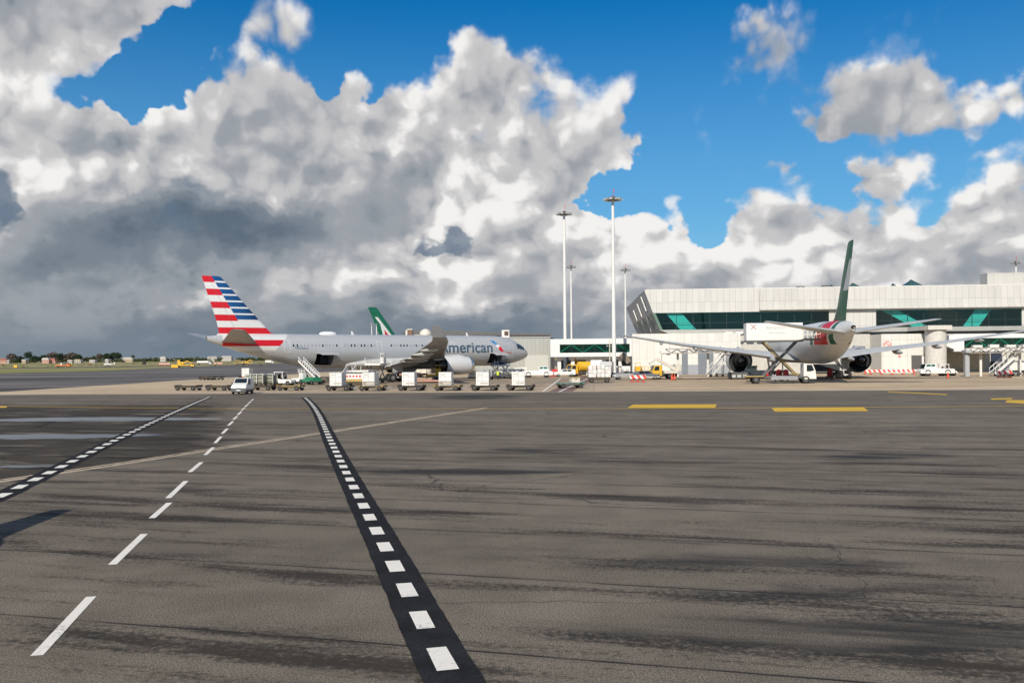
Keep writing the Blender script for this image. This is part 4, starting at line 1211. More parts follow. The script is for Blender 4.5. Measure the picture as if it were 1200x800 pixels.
def build_terminal():
    root = thing('terminal', 'long white airport terminal with teal window bands and a slanted left end', 'terminal', (*T0, 0), T_AZ)
    L_, D_ = 150.0, 72.0
    # upper parapet
    b = MB(); b.prism([(0, 18.2), (L_, 18.2), (L_, 13.25), (1.85, 13.25)], 0, D_); b.build('parapet', PANEL_TOP, root)
    st = tloc(890)
    b = MB(); b.box(((st + L_) / 2, -.3, 16.0), (L_ - st, .6, 4.2)); b.box(((st + L_) / 2, -.55, 13.78), (L_ - st, 1.1, .5)); b.box((st + .4, -.6, 15.6), (.7, .3, 3.6))
    b.build('stepped_parapet', PANEL_TOP, root)
    b = MB(); b.box((L_ / 2 + .1, .3, 18.29), (L_ - .4, .5, .14)); b.build('roof_edge_trim', OFFWHITE, root)
    # window storey: floor slab, back wall, pale slanted panels inside, glass in front
    b = MB(); b.prism([(3.2, 9.55), (L_, 9.55), (L_, 8.65), (5.4, 8.65)], -.25, D_ - 1); b.build('floor_slab', SOFFIT, root)
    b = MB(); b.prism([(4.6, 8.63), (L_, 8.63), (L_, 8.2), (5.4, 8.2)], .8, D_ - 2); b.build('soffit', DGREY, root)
    x1, x2, x3, x4 = tloc(972), tloc(1027), tloc(1198), L_
    b = MB(); b.add([(2.2, 8.5, 13.24), (L_, 8.5, 13.24), (L_, 8.5, 9.56), (3.4, 8.5, 9.56)], [(0, 1, 2, 3)]); b.build('back_wall', DARKIN, root, fix=False)
    r = MB()
    for (a0, a1, w) in ((tloc(781), tloc(798), 3.4), (tloc(1036), tloc(1072), 3.2), (tloc(1146), tloc(1131), 3.2)):
        r.prism([(a0, 13.2), (a0 + w, 13.2), (a1 + w, 9.6), (a1, 9.6)], .9, 1.2)
    r.build('slanted_panel', PALEIN, root)
    b = MB(); b.box((L_ / 2 + 2, 4.5, 9.60), (L_ - 6, 7.5, .06)); b.build('interior_floor', FLOORIN, root)
    for (a, c) in ((3.3, x1), (x2, x3), (x3 + 1.6, L_)):
        g = MB(); lt = 1.9 if a < 5 else a
        g.add([(lt, .30, 13.22), (c, .30, 13.22), (c, .30, 9.58), (a, .30, 9.58)], [(0, 1, 2, 3)])
        go = g.build('window_band', BLUEGL, root, fix=False)
        m = MB(); n = max(2, int((c - a) / 3.3))
        for i in range(1, n):
            xx = a + (c - a) * i / n; m.box((xx, .27, 11.4), (.07, .10, 3.62))
        m.box(((a + c) / 2 + .3, .27, 11.0), (c - a - .8, .08, .06)); m.build('mullions', MULL, go)
    for (a, c) in ((x1, x2), (x3, x3 + 1.6)):
        b = MB(); b.box(((a + c) / 2, .25, 11.4), (c - a, .5, 3.66)); b.build('wall_panel', PANEL_TOP, root)
    # the slanted end wall with its bright fins
    b = MB(); b.add([(-.02, .02, 18.2), (-.02 - 1.0, D_, 18.2), (.9, D_, 13.25), (1.83, .02, 13.25)], [(0, 1, 2, 3)])
    b.add([(1.8, .3, 13.25), (.9, D_, 13.25), (2.9, D_, 9.0), (3.6, .3, 9.0)], [(0, 1, 2, 3)], 1)
    b.build('end_wall', [PANEL_GREY, mat('bronze_corner_glass', (.12, .185, .14), .12, 0, 0, 1, .8)], root, fix=False)
    for (y, h0, h1) in ((10, 14.2, 17.4), (27, 13.6, 16.8), (46, 13.4, 16.2), (16, 9.6, 13.0), (33, 9.4, 13.0), (52, 9.2, 12.8)):
        xx = lambda z: -.25 + (18.2 - z) * .36 - y * .013
        f = MB(); f.bar((xx(h1) - .1, y, h1), (xx(h0) - .1, y, h0), 1.5, .25); f.build('end_fin', WHITE, root)
    f = MB(); f.prism([(1.75, 13.3), (2.35, 13.3), (3.95, 9.5), (3.3, 9.5)], .1, 9); f.build('corner_glazing', mat('bronze_corner_glass', (.12, .185, .14), .12, 0, 0, 1, .8), root)
    # roof skylights
    for px, w, hh in ((1068, 5.6, 2.6), (1047, 2.5, 1.5), (1000, 4.4, 1.8), (974, 2.6, 1.4)):
        x = tloc(px, 42.0); y = 42.0
        s = MB(); z0 = 18.2; zt = 18.2 + hh * .8 + 2.6
        s.box((x, y, z0 + 1.0), (w * 1.05, w * 1.05, 2.0), k=1)
        s.add([(x - w * .62, y - w * .62, z0 + 2.0), (x + w * .62, y - w * .62, z0 + 2.0), (x + w * .62, y + w * .62, z0 + 2.0), (x - w * .62, y + w * .62, z0 + 2.0), (x, y, zt)], [(0, 1, 4), (1, 2, 4), (2, 3, 4), (3, 0, 4)])
        for q in (-.5, .5): s.bar((x + q * w * 1.24, y - w * .62, z0 + 2.02), (x, y - .01, zt + .05), .14, .14, 1)
        s.build('roof_skylight', [SKYL, MULL], root)
    hb = MB(); xa, xb = tloc(1159, 19.0), tloc(1159, 19.0) + 60
    hb.box(((xa + xb) / 2, 21.5, 20.3), (xb - xa, 4, 4.2)); hb.build('roof_plant_room', cladding('plant_room_panels', (.52, .50, .46), 2.2, 4.4, .4), root)
    for i in range(26):
        x = 8 + i * 3.9
    an = MB()
    for px in (885, 940, 1018):
        x = tloc(px); an.cyl((x, 1, 18.3), (x, 1, 19.3), .05, .04, 8); an.cyl((x + 1.3, 1, 18.3), (x + 1.3, 1, 18.9), .05, .04, 8)
    an.build('roof_aerial', GREY, root)
    vt = MB()
    for px, h_ in ((938, .8), (969, .9), (992, .7)): vt.box((tloc(px) + 1.5, 6, 18.2 + h_ / 2), (1.6, 1.6, h_), k=0)
    vt.build('roof_vent', DGREY, root)

    # lower storey
    xa, xb = tloc(741, -8), tloc(868, -8)
    w = MB(); w.box(((xa + xb) / 2, -2.0, 4.28), (xb - xa, 12, 8.56)); w.build('ground_floor_wall', PANEL_LOW, root)
    w = MB(); w.box(((tloc(762, -8) + xb) / 2, -8.03, 1.02), (xb - tloc(762, -8), .10, 2.04)); w.build('grey_dado', mat('grey_blue_dado', (.30, .32, .35), .6, 0, .08), root)
    # upper lip of the ground floor that runs past the engines
    xc = tloc(1033, -7.5); xd = tloc(1092, -7.5)
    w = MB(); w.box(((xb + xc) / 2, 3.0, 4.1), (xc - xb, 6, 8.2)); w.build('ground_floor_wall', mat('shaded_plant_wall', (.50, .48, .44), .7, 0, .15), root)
    w = MB(); w.box(((xc + xd) / 2, -2.5, 4.0), (xd - xc, 10, 8.0)); bl = w.build('white_block', PANEL_LOW, root)
    # square signs and a doorway on the white block
    sg = MB(); sx = tloc(1040.5, -7.5)
    for i in range(4):
        for j in range(4):
            if (i * 7 + j * 5) % 3: sg.box((sx - .75 + i * .42, -7.53, 5.3 + j * .38), (.36, .04, .30))
    sg.build('notice_board', mat('faded_red_notice', (.72, .26, .24), .6), bl)
    sg = MB(); sx = tloc(1054, -7.5); sg.box((sx, -7.53, 3.4), (.55, .04, .55)); sg.box((sx, -7.53, 2.75), (.3, .04, .35), k=1); sg.build('notice_plate', [mat('faded_red_notice', (.72, .26, .24), .6), WHITE], bl)
    dr = MB(); dx0, dx1 = tloc(1068, -7.5), tloc(1092, -7.5); dr.box(((dx0 + dx1) / 2, -7.52, 1.85), (dx1 - dx0, .06, 3.5)); dr.box(((dx0 + dx1) / 2 + .3, -7.7, 1.75), (.7, .3, 3.4), k=1); dr.build('doorway', [mat('dark_doorway', (.09, .09, .09), .8), WHITE], bl)
    # big round column
    cx = tloc(1096.5, -9.5)
    c = MB(); c.cyl((cx, -9.5, 0), (cx, -9.5, 8.65), 2.0, 2.0, 40); c.box((cx, -6.2, 9.1), (4.6, 11.5, .85)); c.build('column', CONC, root, smooth=40)
    # recessed part behind the column, service wall and right-hand bridge
    xe = tloc(1110, 0)
    w = MB(); w.box(((xe + L_) / 2, 6.0, 4.1), (L_ - xe, 4, 8.2)); w.build('ground_floor_wall', PANEL_LOW, root)
    w = MB(); w.box((xe + 3.2, .5, 2.6), (8.0, 3, 5.2)); w.build('service_wall', mat('beige_service_wall', (.40, .36, .28), .8, 0, .12), root)
    w = MB(); w.box((xe + 4, .8, 6.7), (10.5, 5.2, 2.6)); w.build('link_corridor', PANEL_LOW, root)
    # openings: dark doors and shutters at ground level
    for px0, px1, z1, m in ((799, 806, 4.9, SHUT), (818, 836, 5.0, SHUT), (1161, 1174, 4.6, mat('navy_door', (.02, .03, .06), .5)), (1000, 1014, 5.6, SHUT)):
        yf = -8.06 if px1 < 868 else (3.9 if px0 > 1110 else -.06)
        a, c = tloc(px0, yf), tloc(px1, yf)
        d = MB()
        d.box(((a + c) / 2, yf, z1 / 2 + .05), (c - a, .12, z1)); d.build('shutter', m, root)
    # trough of pipes on the wall top
    p = MB()
    for i in range(6): p.cyl((tloc(850, -3) + i * 2.2, -3, 8.6), (tloc(850, -3) + i * 2.2 + 1.5, -3, 8.6), .3, .3, 10)
    p.build('duct', WHITE, root, smooth=40)
    return root

def build_bridge(name, label, group, px0, px1, Y, zb, zt, gx0, gx1, gz0, gz1, rot, depth=4.0):
    X0 = px2(px0, 418, Y)[0]; 
    root = thing(name, label, 'passenger bridge', (X0, Y, 0), rot, group)
    c, s = math.cos(rot), math.sin(rot)
    def lx(px):
        k = ray(px, 418)[0]; return (k * Y - X0) / (c - k * s)
    L_ = lx(px1)
    b = MB()
    b.box((L_ / 2, depth / 2, (zt + gz1) / 2), (L_, depth, zt - gz1)); b.box((L_ / 2, depth / 2, (zb + gz0) / 2), (L_, depth, gz0 - zb))
    g0, g1 = lx(gx0), lx(gx1)
    b.box((g0 / 2, depth / 2, (gz0 + gz1) / 2), (g0, depth, gz1 - gz0 - .004))
    if L_ - g1 > .3: b.box(((g1 + L_) / 2, depth / 2, (gz0 + gz1) / 2), (L_ - g1, depth, gz1 - gz0 - .004))
    b.box(((g0 + g1) / 2, depth - .1, (gz0 + gz1) / 2), (g1 - g0, .1, gz1 - gz0 - .004), k=1)
    b.build('bridge_body', [WHITE, mat('bridge_inner_wall', (.30, .32, .30), .8, 0, .3, .4)], root)
    g = MB(); g.add([(g0, .08, gz1), (g1, .08, gz1), (g1, .08, gz0), (g0, .08, gz0)], [(0, 1, 2, 3)]); go = g.build('window_band', GREENGL, root, fix=False)
    t = MB(); n = max(3, int((g1 - g0) / 2.2))
    for i in range(n):
        a, e = g0 + (g1 - g0) * i / n, g0 + (g1 - g0) * (i + 1) / n
        if i % 2: a, e = e, a
        t.bar((a, .35, gz0 + .05), (e, .35, gz1 - .05), .10, .12)
    t.build('truss_braces', mat('pale_green_steel', (.50, .62, .56), .5), go)
    m = MB()
    for i in range(1, n): m.box((g0 + (g1 - g0) * i / n, .05, (gz0 + gz1) / 2), (.06, .06, gz1 - gz0))
    m.build('mullions', MULL, go)
    return root, lx

def build_bridges():
    root, lx = build_bridge('passenger_bridge', 'white elevated bridge with green glass joining the grey hangar to the terminal', None, 645, 741, 191, 3.9, 7.7, 656, 738, 4.75, 6.55, T_AZ)
    for px in (655, 671, 689, 708, 727):
        c = MB(); c.box((lx(px), 2, 1.95), (.75, .75, 3.9)); c.build('bridge_pillar', WHITE, root)
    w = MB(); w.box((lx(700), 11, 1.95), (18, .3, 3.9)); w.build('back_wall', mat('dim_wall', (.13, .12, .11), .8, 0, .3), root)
    # hoist arm under the bridge's right end
    a = MB(); a.bar((lx(728), -1, 4.4), (lx(737), -1, 2.6), 1.3, 1.1); a.build('bridge_bellows', mat('brown_canvas', (.22, .18, .14), .9, 0, .2), root)
    root, lx = build_bridge('passenger_bridge', 'white elevated bridge with truss glass at the right edge of the terminal', None, 1118, 1262, 181, 4.3, 7.8, 1130, 1258, 5.05, 6.95, T_AZ)
    for px in (1137, 1212):
        c = MB(); c.cyl((lx(px), 2, 0), (lx(px), 2, 4.3), .5, .5, 20); c.build('bridge_pillar', CONC, root, smooth=40)
    e = MB(); e.prism([(-1.5, 5.4), (1.2, 4.26), (1.2, 7.82), (-1.5, 7.6)], -.05, 4.05); e.build('bridge_end', WHITE, root)

def build_hangar():
    X0, X1 = px2(557, 418, 201)[0], px2(645.3, 418, 197)[0]
    root = thing('hangar', 'grey beige corrugated metal shed behind the nose of the silver airliner', 'shed', (X0, 201, 0), T_AZ)
    W = (X1 - X0) / math.cos(T_AZ)
    b = MB(); b.box((W / 2, 12, 4.1), (W, 24, 8.2)); b.build('wall', CORR, root)
    b = MB(); b.box((W / 2, 12, 8.3), (W + .3, 24.3, .22)); b.build('roof_edge', GREY, root)
    b = MB(); b.box((W + .12, .3, 4.0), (.2, .5, 8.0)); b.build('corner_trim', DGREY, root)
    d = MB(); d.box((W * .82, -.04, 2.2), (5.2, .06, 4.3)); d.build('sliding_door', mat('pale_shed_door', (.47, .47, .43), .6, 0, .06), root)
    u = MB(); x = W * .40; u.box((x, 2.2, 9.2), (1.7, 1.7, 1.7)); u.box((x + .2, 1.3, 9.3), (.9, .2, .9), k=1); u.build('roof_fan_unit', [OFFWHITE, mat('dark_brown_grille', (.09, .05, .04), .7)], root)
    # older long building further left with a sagging grey roof
    Y = 232
    X0 = px2(488, 418, Y)[0]
    r2 = thing('service_building', 'long dark grey service building behind the silver airliner', 'building', (X0, Y, 0), R(22))
    b = MB(); b.box((19, 6, 4.9), (38, 12, 9.8)); b.build('wall', mat('weathered_grey_render', (.27, .26, .24), .85, 0, .15), r2)
    b = MB(); b.prism([(-.4, 9.8), (38.4, 9.8), (38.4, 10.2), (2, 11.2), (-.4, 11.0)], -.3, 12.3); b.build('roof', mat('dark_grey_roofing', (.16, .16, .16), .8, 0, .15), r2)
    Y = 225; X0, _ = px2(478, 418, Y)
    r3 = thing('chimney_tower', 'small brown tower block with pale dome beside it behind the silver airliner', 'tower', (X0, Y, 0), 0)
    b = MB(); b.box((.5, 1, 5.5), (1.1, 1.4, 11.0)); b.box((.5, 1, 11.1), (1.4, 1.7, .25), k=1); b.box((-.35, .6, 5.5), (.5, .5, 10.9), k=1); b.build('tower_shaft', [mat('brown_brick', (.20, .12, .08), .85, 0, .2), CREAM], r3, bevel=.03)
    b = MB(); b.cyl((4.3, 2, 0), (4.3, 2, 9.8), 1.5, 1.5, 24); b.lathe([(9.8, 1.55), (10.4, 1.45), (10.9, 1.05), (11.2, .5), (11.3, .01)], Matrix.Translation((4.3, 2, 0)) @ Matrix.Rotation(-PI / 2, 4, 'Y'), 24); b.box((2.2, 2.6, 5.0), (2.8, 1.6, 9.6)); b.build('domed_tank', CREAM, r3, smooth=40)

def mast(px, py_top, Y, label, group='tall floodlight masts', base_r=.36):
    X, z = px2(px, py_top, Y)
    root = thing('floodlight_mast', label, 'light mast', (X, Y, 0), 0, group)
    b = MB(); b.cyl((0, 0, 0), (0, 0, z), base_r, base_r * .62, 16); b.cyl((0, 0, 0), (0, 0, .5), base_r * 1.9, base_r * 1.9, 16); b.build('pole', WHITE, root, smooth=40)
    h = MB(); h.lathe([(-.35, .4), (-.25, 1.35), (.0, 1.5), (.12, .9), (.35, .35), (.5, .01)], Matrix.Translation((0, 0, z + .1)) @ Matrix.Rotation(-PI / 2, 4, 'Y'), 20); ho = h.build('head_frame', mat('weathered_steel_head', (.20, .19, .18), .5, .4, .2), root, smooth=30)
    for i in range(10):
        a = 2 * PI * i / 10
        l = MB(); M = Matrix.Translation((1.5 * math.cos(a), 1.5 * math.sin(a), z - .15)) @ Matrix.Rotation(a, 4, 'Z')
        l.box((0, 0, 0), (.75, .62, .30)); l.box((.1, 0, -.165), (.5, .48, .03), k=1)
        l.v = [tuple(M @ Vector(v)) for v in l.v]
        l.build('floodlight', [GREY, LAMP], root)
    t = MB(); t.cyl((.2, 0, z + .4), (.2, 0, z + 1.6), .05, .03, 8); t.box((.2, 0, z + 1.7), (.2, .2, .3)); t.build('beacon', RED, root)

def build_masts():
    mast(718, 233, 176, 'nearest and tallest white floodlight mast, standing before the green glass bridge', base_r=.42)
    mast(661, 250, 200, 'white floodlight mast second from left in height, rising behind the left part of the bridge', base_r=.42)
    mast(669, 312.5, 303, 'shorter far floodlight mast just right of the left tall one')
    mast(732.5, 316, 313, 'thin far floodlight mast between the tallest mast and the slanted terminal end')
    mast(1190.5, 307.5, 300, 'far floodlight mast showing above the terminal roof at the right')
    # two plain posts in front of the distant green tail
    for px, py, lb in ((435.5, 379.5, 'left one of two thin pale posts before the distant green tail fin'), (441.2, 380.5, 'right one of two thin pale posts before the distant green tail fin')):
        X, z = px2(px, py, 215)
        root = thing('lamp_post', lb, 'lamp post', (X, 215, 0), 0, 'posts behind the silver airliner')
        b = MB(); b.cyl((0, 0, 0), (0, 0, z), .16, .10, 10); b.build('pole', OFFWHITE, root, smooth=40)
        b = MB(); b.box((0, -.2, z + .06), (.5, .7, .14)); b.build('lamp_head', GREY, root)
    # slim signal pole beside the nearest mast
    X, Y = px2(714.5, 418, 182)[0], 182
    root = thing('camera_pole', 'slim grey pole with crossarm standing left of the nearest mast', 'pole', (X, Y, 0), 0)
    b = MB(); b.cyl((0, 0, 0), (0, 0, 7.4), .13, .09, 10); b.build('pole', CREAM, root, smooth=40)
    b = MB(); b.bar((-.5, 0, 6.0), (.5, 0, 6.0), .1); b.box((-.5, -.1, 6.05), (.25, .45, .25)); b.build('crossarm', GREY, root)
build_terminal()
build_bridges()
build_hangar()
build_masts()
# ------------------------------------------------------------------ vehicles and equipment on the apron
def at(px, py, rz=0.0, dz=0.0):
    X, Y = gnd(px, py); return (X, Y, dz)
H = lambda dx, dy: math.atan2(dy, dx)              # heading of a vehicle whose nose points along (dx, dy)
LBROWN = mat('dolly_frame', (.085, .062, .038), .7, .2, .25)
DECK = mat('dolly_rollers', (.12, .10, .08), .6, .4, .3)
SILV = mat('aluminium_sheet', (.74, .73, .70), .42, .1, .08)
SEAM = mat('container_seam', (.45, .45, .45), .5)
CANVAS = mat('green_canvas', (.19, .20, .155), .9, 0, .2)
TAIL = mat('tail_lamp_red', (.45, .02, .02), .3)

DHUB = mat('dark_wheel_hub', (.10, .095, .09), .6, .2)

def wheels4(root, xs, w, r, tw=.2):
    for x in xs:
        for s in (-1, 1): wheel(root, (x, s * w, r), r, tw, 'wheel', DHUB)

def make_dolly(label, loc, rz, group, deckmat=None):
    t = thing('container_dolly', label, 'dolly', loc, rz, group)
    b = MB()
    for s in (-1, 1): b.bar((-1.6, s * .72, .42), (1.6, s * .72, .42), .12, .16)
    for x in (-1.6, -.8, 0, .8, 1.6): b.bar((x, -.72, .44), (x, .72, .44), .1, .1)
    b.cyl((-1.15, -.85, .24), (-1.15, .85, .24), .05); b.cyl((1.15, -.85, .24), (1.15, .85, .24), .05)
    b.build('frame', LBROWN, t)
    d = MB(); d.box((0, 0, .53), (3.2, 1.5, .05))
    for i in range(12): d.cyl((-1.5 + i * .27, -.7, .57), (-1.5 + i * .27, .7, .57), .04, .04, 8)
    for s in (-1.58, 1.58): d.box((s, 0, .62), (.08, 1.5, .16))
    d.build('roller_deck', deckmat or DECK, t)
    w = MB(); w.bar((1.6, -.4, .40), (2.5, 0, .36), .07); w.bar((1.6, .4, .40), (2.5, 0, .36), .07); w.cyl((2.5, 0, .30), (2.5, 0, .42), .1, .1, 12); w.build('tow_bar', STEEL, t)
    wheels4(t, (-1.15, 1.15), .72, .29, .22)
    return t

def make_container(label, loc, rz, group, cut=True, dirty=False):
    t = thing('cargo_container', label, 'container', loc, rz, group)
    b = MB()
    prof = [(-.77, 0), (.77, 0), (.77, 1.62), (-.77, 1.62)] if not cut else [(-.77, .35), (-.52, 0), (.77, 0), (.77, 1.64), (-.77, 1.64)]
    b.prism([(x, z) for x, z in prof], -.98, .98)
    b.build('shell', SILV, t, bevel=.03)
    f = MB()
    for z in (.02, .55, 1.08, 1.62): f.box((.05, -.995, z), (1.38, .02, .035))
    for x in (-.6, .0, .74): f.box((x, -.996, .82), (.035, .018, 1.56))
    f.box((.785, 0, .82), (.02, 1.9, .04)); f.box((.785, 0, .04), (.02, 1.9, .05)); f.box((.785, 0, 1.6), (.02, 1.9, .05))
    f.build('edge_rails', SEAM, t)
    if dirty:
        d = MB(); d.box((0, -.988, .30), (1.46, .01, .46)); d.build('scuffed_kick_panel', mat('scuffed_panel', (.34, .29, .22), .7, 0, .5, 4), t)
    c = MB(); c.box((.20, -.998, .30), (.95, .012, .22)); c.box((-.28, -.992, 1.33), (.5, .012, .12)); c.build('placard', mat('container_placard', (.5, .47, .42), .6, 0, .3, 9), t)
    return t

def side_panes(root, lst, y, name='side_window', m=None):
    """side windows as thin panes, each its own part, on both flanks"""
    for pts in lst:
        for s in (-1, 1):
            b = MB(); b.prism(pts, s * y - .012, s * y + .012); b.build(name, m or GLASS, root)

def front_pane(root, x0, z0, x1, z1, w0, w1, name='windscreen'):
    b = MB(); b.add([(x0, -w0, z0), (x0, w0, z0), (x1, w1, z1), (x1, -w1, z1)], [(0, 1, 2, 3)]); b.build(name, GLASS, root, fix=False)

def lamps(root, x, y, z, d=(.05, .3, .16), m=None, name='headlight'):
    for s in (-1, 1):
        b = MB(); b.box((x, s * y, z), d); b.build(name, m or LAMP, root, bevel=.02)

def body(outline, w, sections=None, taper_z=None, tw=.82):
    """car body: side outline pushed across, cheeks drawn in above taper_z"""
    b = MB(); n = len(outline)
    zt = max(z for x, z in outline)
    def hw(z):
        if taper_z is None or z <= taper_z: return w
        return w * (1 - (1 - tw) * (z - taper_z) / (zt - taper_z))
    vs = [(x, -hw(z), z) for x, z in outline] + [(x, hw(z), z) for x, z in outline]
    fs = [(i, (i + 1) % n, n + (i + 1) % n, n + i) for i in range(n)] + [tuple(range(n))[::-1], tuple(range(n, 2 * n))]
    return b.add(vs, fs)

def build_van():
    t = thing('van', 'small white panel van facing the camera at the taxiway edge', 'van', at(284.5, 461.2), H(.06, -1))
    body([(-2.0, .35), (-2.0, .9), (-1.95, 1.80), (.45, 1.84), (1.05, 1.30), (1.85, 1.02), (2.02, .75), (2.0, .32)], .86, None, .95, .86).build('body', WHITE, t, bevel=.06)
    front_pane(t, 1.12, 1.27, .52, 1.78, .70, .66)
    side_panes(t, [[(.95, 1.15), (.55, 1.66), (-.25, 1.68), (-.25, 1.12)]], .825)
    b = MB(); b.box((1.98, 0, .50), (.20, 1.70, .44)); b.box((0, 0, .45), (4.02, 1.74, .22)); b.build('bumper', DGREY, t, bevel=.04)
    b = MB(); b.box((2.035, 0, .70), (.03, .55, .10)); b.box((2.085, 0, .46), (.02, .50, .11), k=1); b.build('grille', [BLACK, WHITE], t)
    lamps(t, 1.93, .64, .84, (.14, .32, .2))
    for s in (-1, 1):
        b = MB(); b.box((.85, s * .98, 1.18), (.12, .2, .2)); b.build('wing_mirror', BLACK, t, bevel=.03)
    b = MB(); b.box((0, 0, .30), (3.2, 1.5, .2)); b.build('underbody', BLACK, t)
    wheels4(t, (-1.3, 1.35), .76, .32, .2)
    b = MB(); b.cyl((-.2, 0, 1.84), (-.2, 0, 1.98), .09, .07, 12); b.build('roof_beacon', ORANGE, t)

def make_tractor(label, px, py, rz, paint=None, cab=True):
    p = paint or WHITE
    t = thing('baggage_tractor', label, 'tractor', at(px, py), rz)
    body([(-1.45, .35), (-1.45, 1.0), (-.5, 1.0), (-.4, .95), (1.3, .88), (1.5, .72), (1.5, .35)], .68, None, .6, .94).build('chassis', p, t, bevel=.05)
    b = MB(); b.box((-.55, 0, 1.10), (.6, 1.0, .16)); b.box((-.85, 0, 1.4), (.14, 1.0, .5)); b.build('seat', BLACK, t, bevel=.03)
    if cab:
        b = MB()
        for x in (-1.25, .15):
            for s in (-1, 1): b.bar((x, s * .6, .95), (x - (.12 if x > 0 else 0), s * .58, 1.98), .08)
        b.box((-.6, 0, 2.02), (1.6, 1.3, .09)); b.build('cab_frame', p, t)
        front_pane(t, .2, 1.0, .07, 1.95, .54, .52)
    b = MB(); b.cyl((.0, .1, 1.0), (-.18, .1, 1.3), .03); b.lathe([(-.02, .14), (.02, .18), (.05, .14)], Matrix.Translation((-.2, .1, 1.32)) @ Matrix.Rotation(R(-60), 4, 'Y'), 12); b.build('steering_wheel', BLACK, t)
    lamps(t, 1.51, .45, .66, (.04, .18, .14))
    wheels4(t, (-.95, .95), .62, .36, .24)
    return t

def make_cart(label, px, py, rz, cover=None, n_bays=3, group=None):
    t = thing('baggage_cart', label, 'cart', at(px, py), rz, group)
    b = MB(); b.box((0, 0, .5), (3.0, 1.5, .12)); b.cyl((-1.1, -.75, .25), (-1.1, .75, .25), .05); b.cyl((1.1, -.75, .25), (1.1, .75, .25), .05)
    b.bar((1.5, 0, .42), (2.3, 0, .38), .07); b.build('base_frame', LBROWN, t)
    b = MB()
    for i in range(n_bays + 1):
        x = -1.45 + 2.9 * i / n_bays
        for s in (-1, 1): b.bar((x, s * .72, .56), (x, s * .72, 1.85), .06)
        b.bar((x, -.72, 1.85), (x, .72, 1.85), .06)
    for s in (-1, 1):
        for z in (.95, 1.4, 1.85): b.bar((-1.45, s * .72, z), (1.45, s * .72, z), .04)
    b.build('cage', cover or OFFWHITE, t)
    b = MB()
    for i in range(n_bays): b.box((-1.45 + 2.9 * (i + .5) / n_bays, .05, 1.15), (2.9 / n_bays - .12, 1.2, 1.1))
    b.build('side_curtain', CANVAS if cover is None else cover, t, bevel=.05)
    wheels4(t, (-1.1, 1.1), .7, .25, .16)
    return t

def build_belt_loader():
    t = thing('belt_loader', 'white conveyor belt loader with green body raised to the rear hold of the silver airliner', 'belt loader', at(364, 450.5), H(-.72, .69))
    b = MB(); b.box((0, 0, .65), (3.6, 1.7, .40)); b.box((-.5, 0, 1.0), (2.2, 1.4, .30)); b.build('chassis', GREEN, t, bevel=.05)
    b = MB(); b.box((1.3, .55, 1.35), (1.0, .7, 1.0)); 
    for x in (1.15, 2.05):
        for s in (.25, .85): b.bar((x, s, 1.8), (x, s, 2.3), .07)
    b.box((1.6, .55, 2.33), (1.1, .8, .08)); b.build('driver_cab', WHITE, t)
    # rising conveyor with side rails
    d = MB(); p, q = Vector((-1.5, -.25, .95)), Vector((3.0, -.25, 3.55))
    d.bar(p, q, .75, .14, 1)
    for s in (-1, 1):
        o = Vector((0, s * .46, .12)); d.bar(p + o, q + o, .12, .26)
        d.bar(p + o + Vector((0, 0, .55)), q + o + Vector((0, 0, .55)), .07, .07)
        for i in range(9):
            m_ = p.lerp(q, i / 8) + o; d.bar(m_, m_ + Vector((0, 0, .55)), .05)
    d.build('conveyor', [WHITE, BLACK], t)
    l = MB(); l.bar((.9, -.25, .9), (2.2, -.25, 2.6), .14); l.bar((-.6, -.25, .9), (.4, -.25, 1.9), .14); l.build('lift_arm', DGREY, t)
    wheels4(t, (-1.5, 1.5), .78, .36, .25)

def build_cargo_loader(label, px, py, rz, paint, h1, h2, side=None):
    t = thing('cargo_loader', label, 'cargo loader', at(px, py), rz)
    b = MB(); b.box((0, 0, .55), (7.2, 2.4, .45)); b.build('chassis', DGREY, t)
    b = MB(); b.box((-1.7, 0, h1), (4.2, 2.7, .28)); b.build('main_platform', side or paint, t)
    b = MB(); b.box((2.2, 0, h2), (2.6, 2.7, .28)); b.build('front_bridge', paint, t)
    b = MB()
    for s in (-1.1, 1.1):
        b.bar((-3.2, s, .8), (-.3, s, h1 - .15), .16); b.bar((-.3, s, .8), (-3.2, s, h1 - .15), .16)
        b.bar((1.3, s, .8), (3.2, s, h2 - .15), .16); b.bar((3.2, s, .8), (1.3, s, h2 - .15), .16)
    b.build('scissor_lift', STEEL, t)
    b = MB()
    for s in (-1, 1):
        for x in (1.0, 2.1, 3.3): b.bar((x, s * 1.3, h2), (x, s * 1.3, h2 + 1.1), .07)
        for z in (.6, 1.1): b.bar((1.0, s * 1.3, h2 + z), (3.3, s * 1.3, h2 + z), .06)
    b.build('guard_rail', paint, t)
    b = MB(); b.box((2.9, -1.0, h2 + .65), (.8, .7, 1.0)); b.box((2.9, -1.0, h2 + 1.7), (.9, .8, .08)); b.bar((3.25, -1.3, h2 + 1.1), (3.25, -1.3, h2 + 1.7), .06); b.bar((2.5, -.7, h2 + 1.1), (2.5, -.7, h2 + 1.7), .06); b.build('operator_cab', paint, t)
    wheels4(t, (-2.6, 2.4), 1.05, .4, .3)
    return t

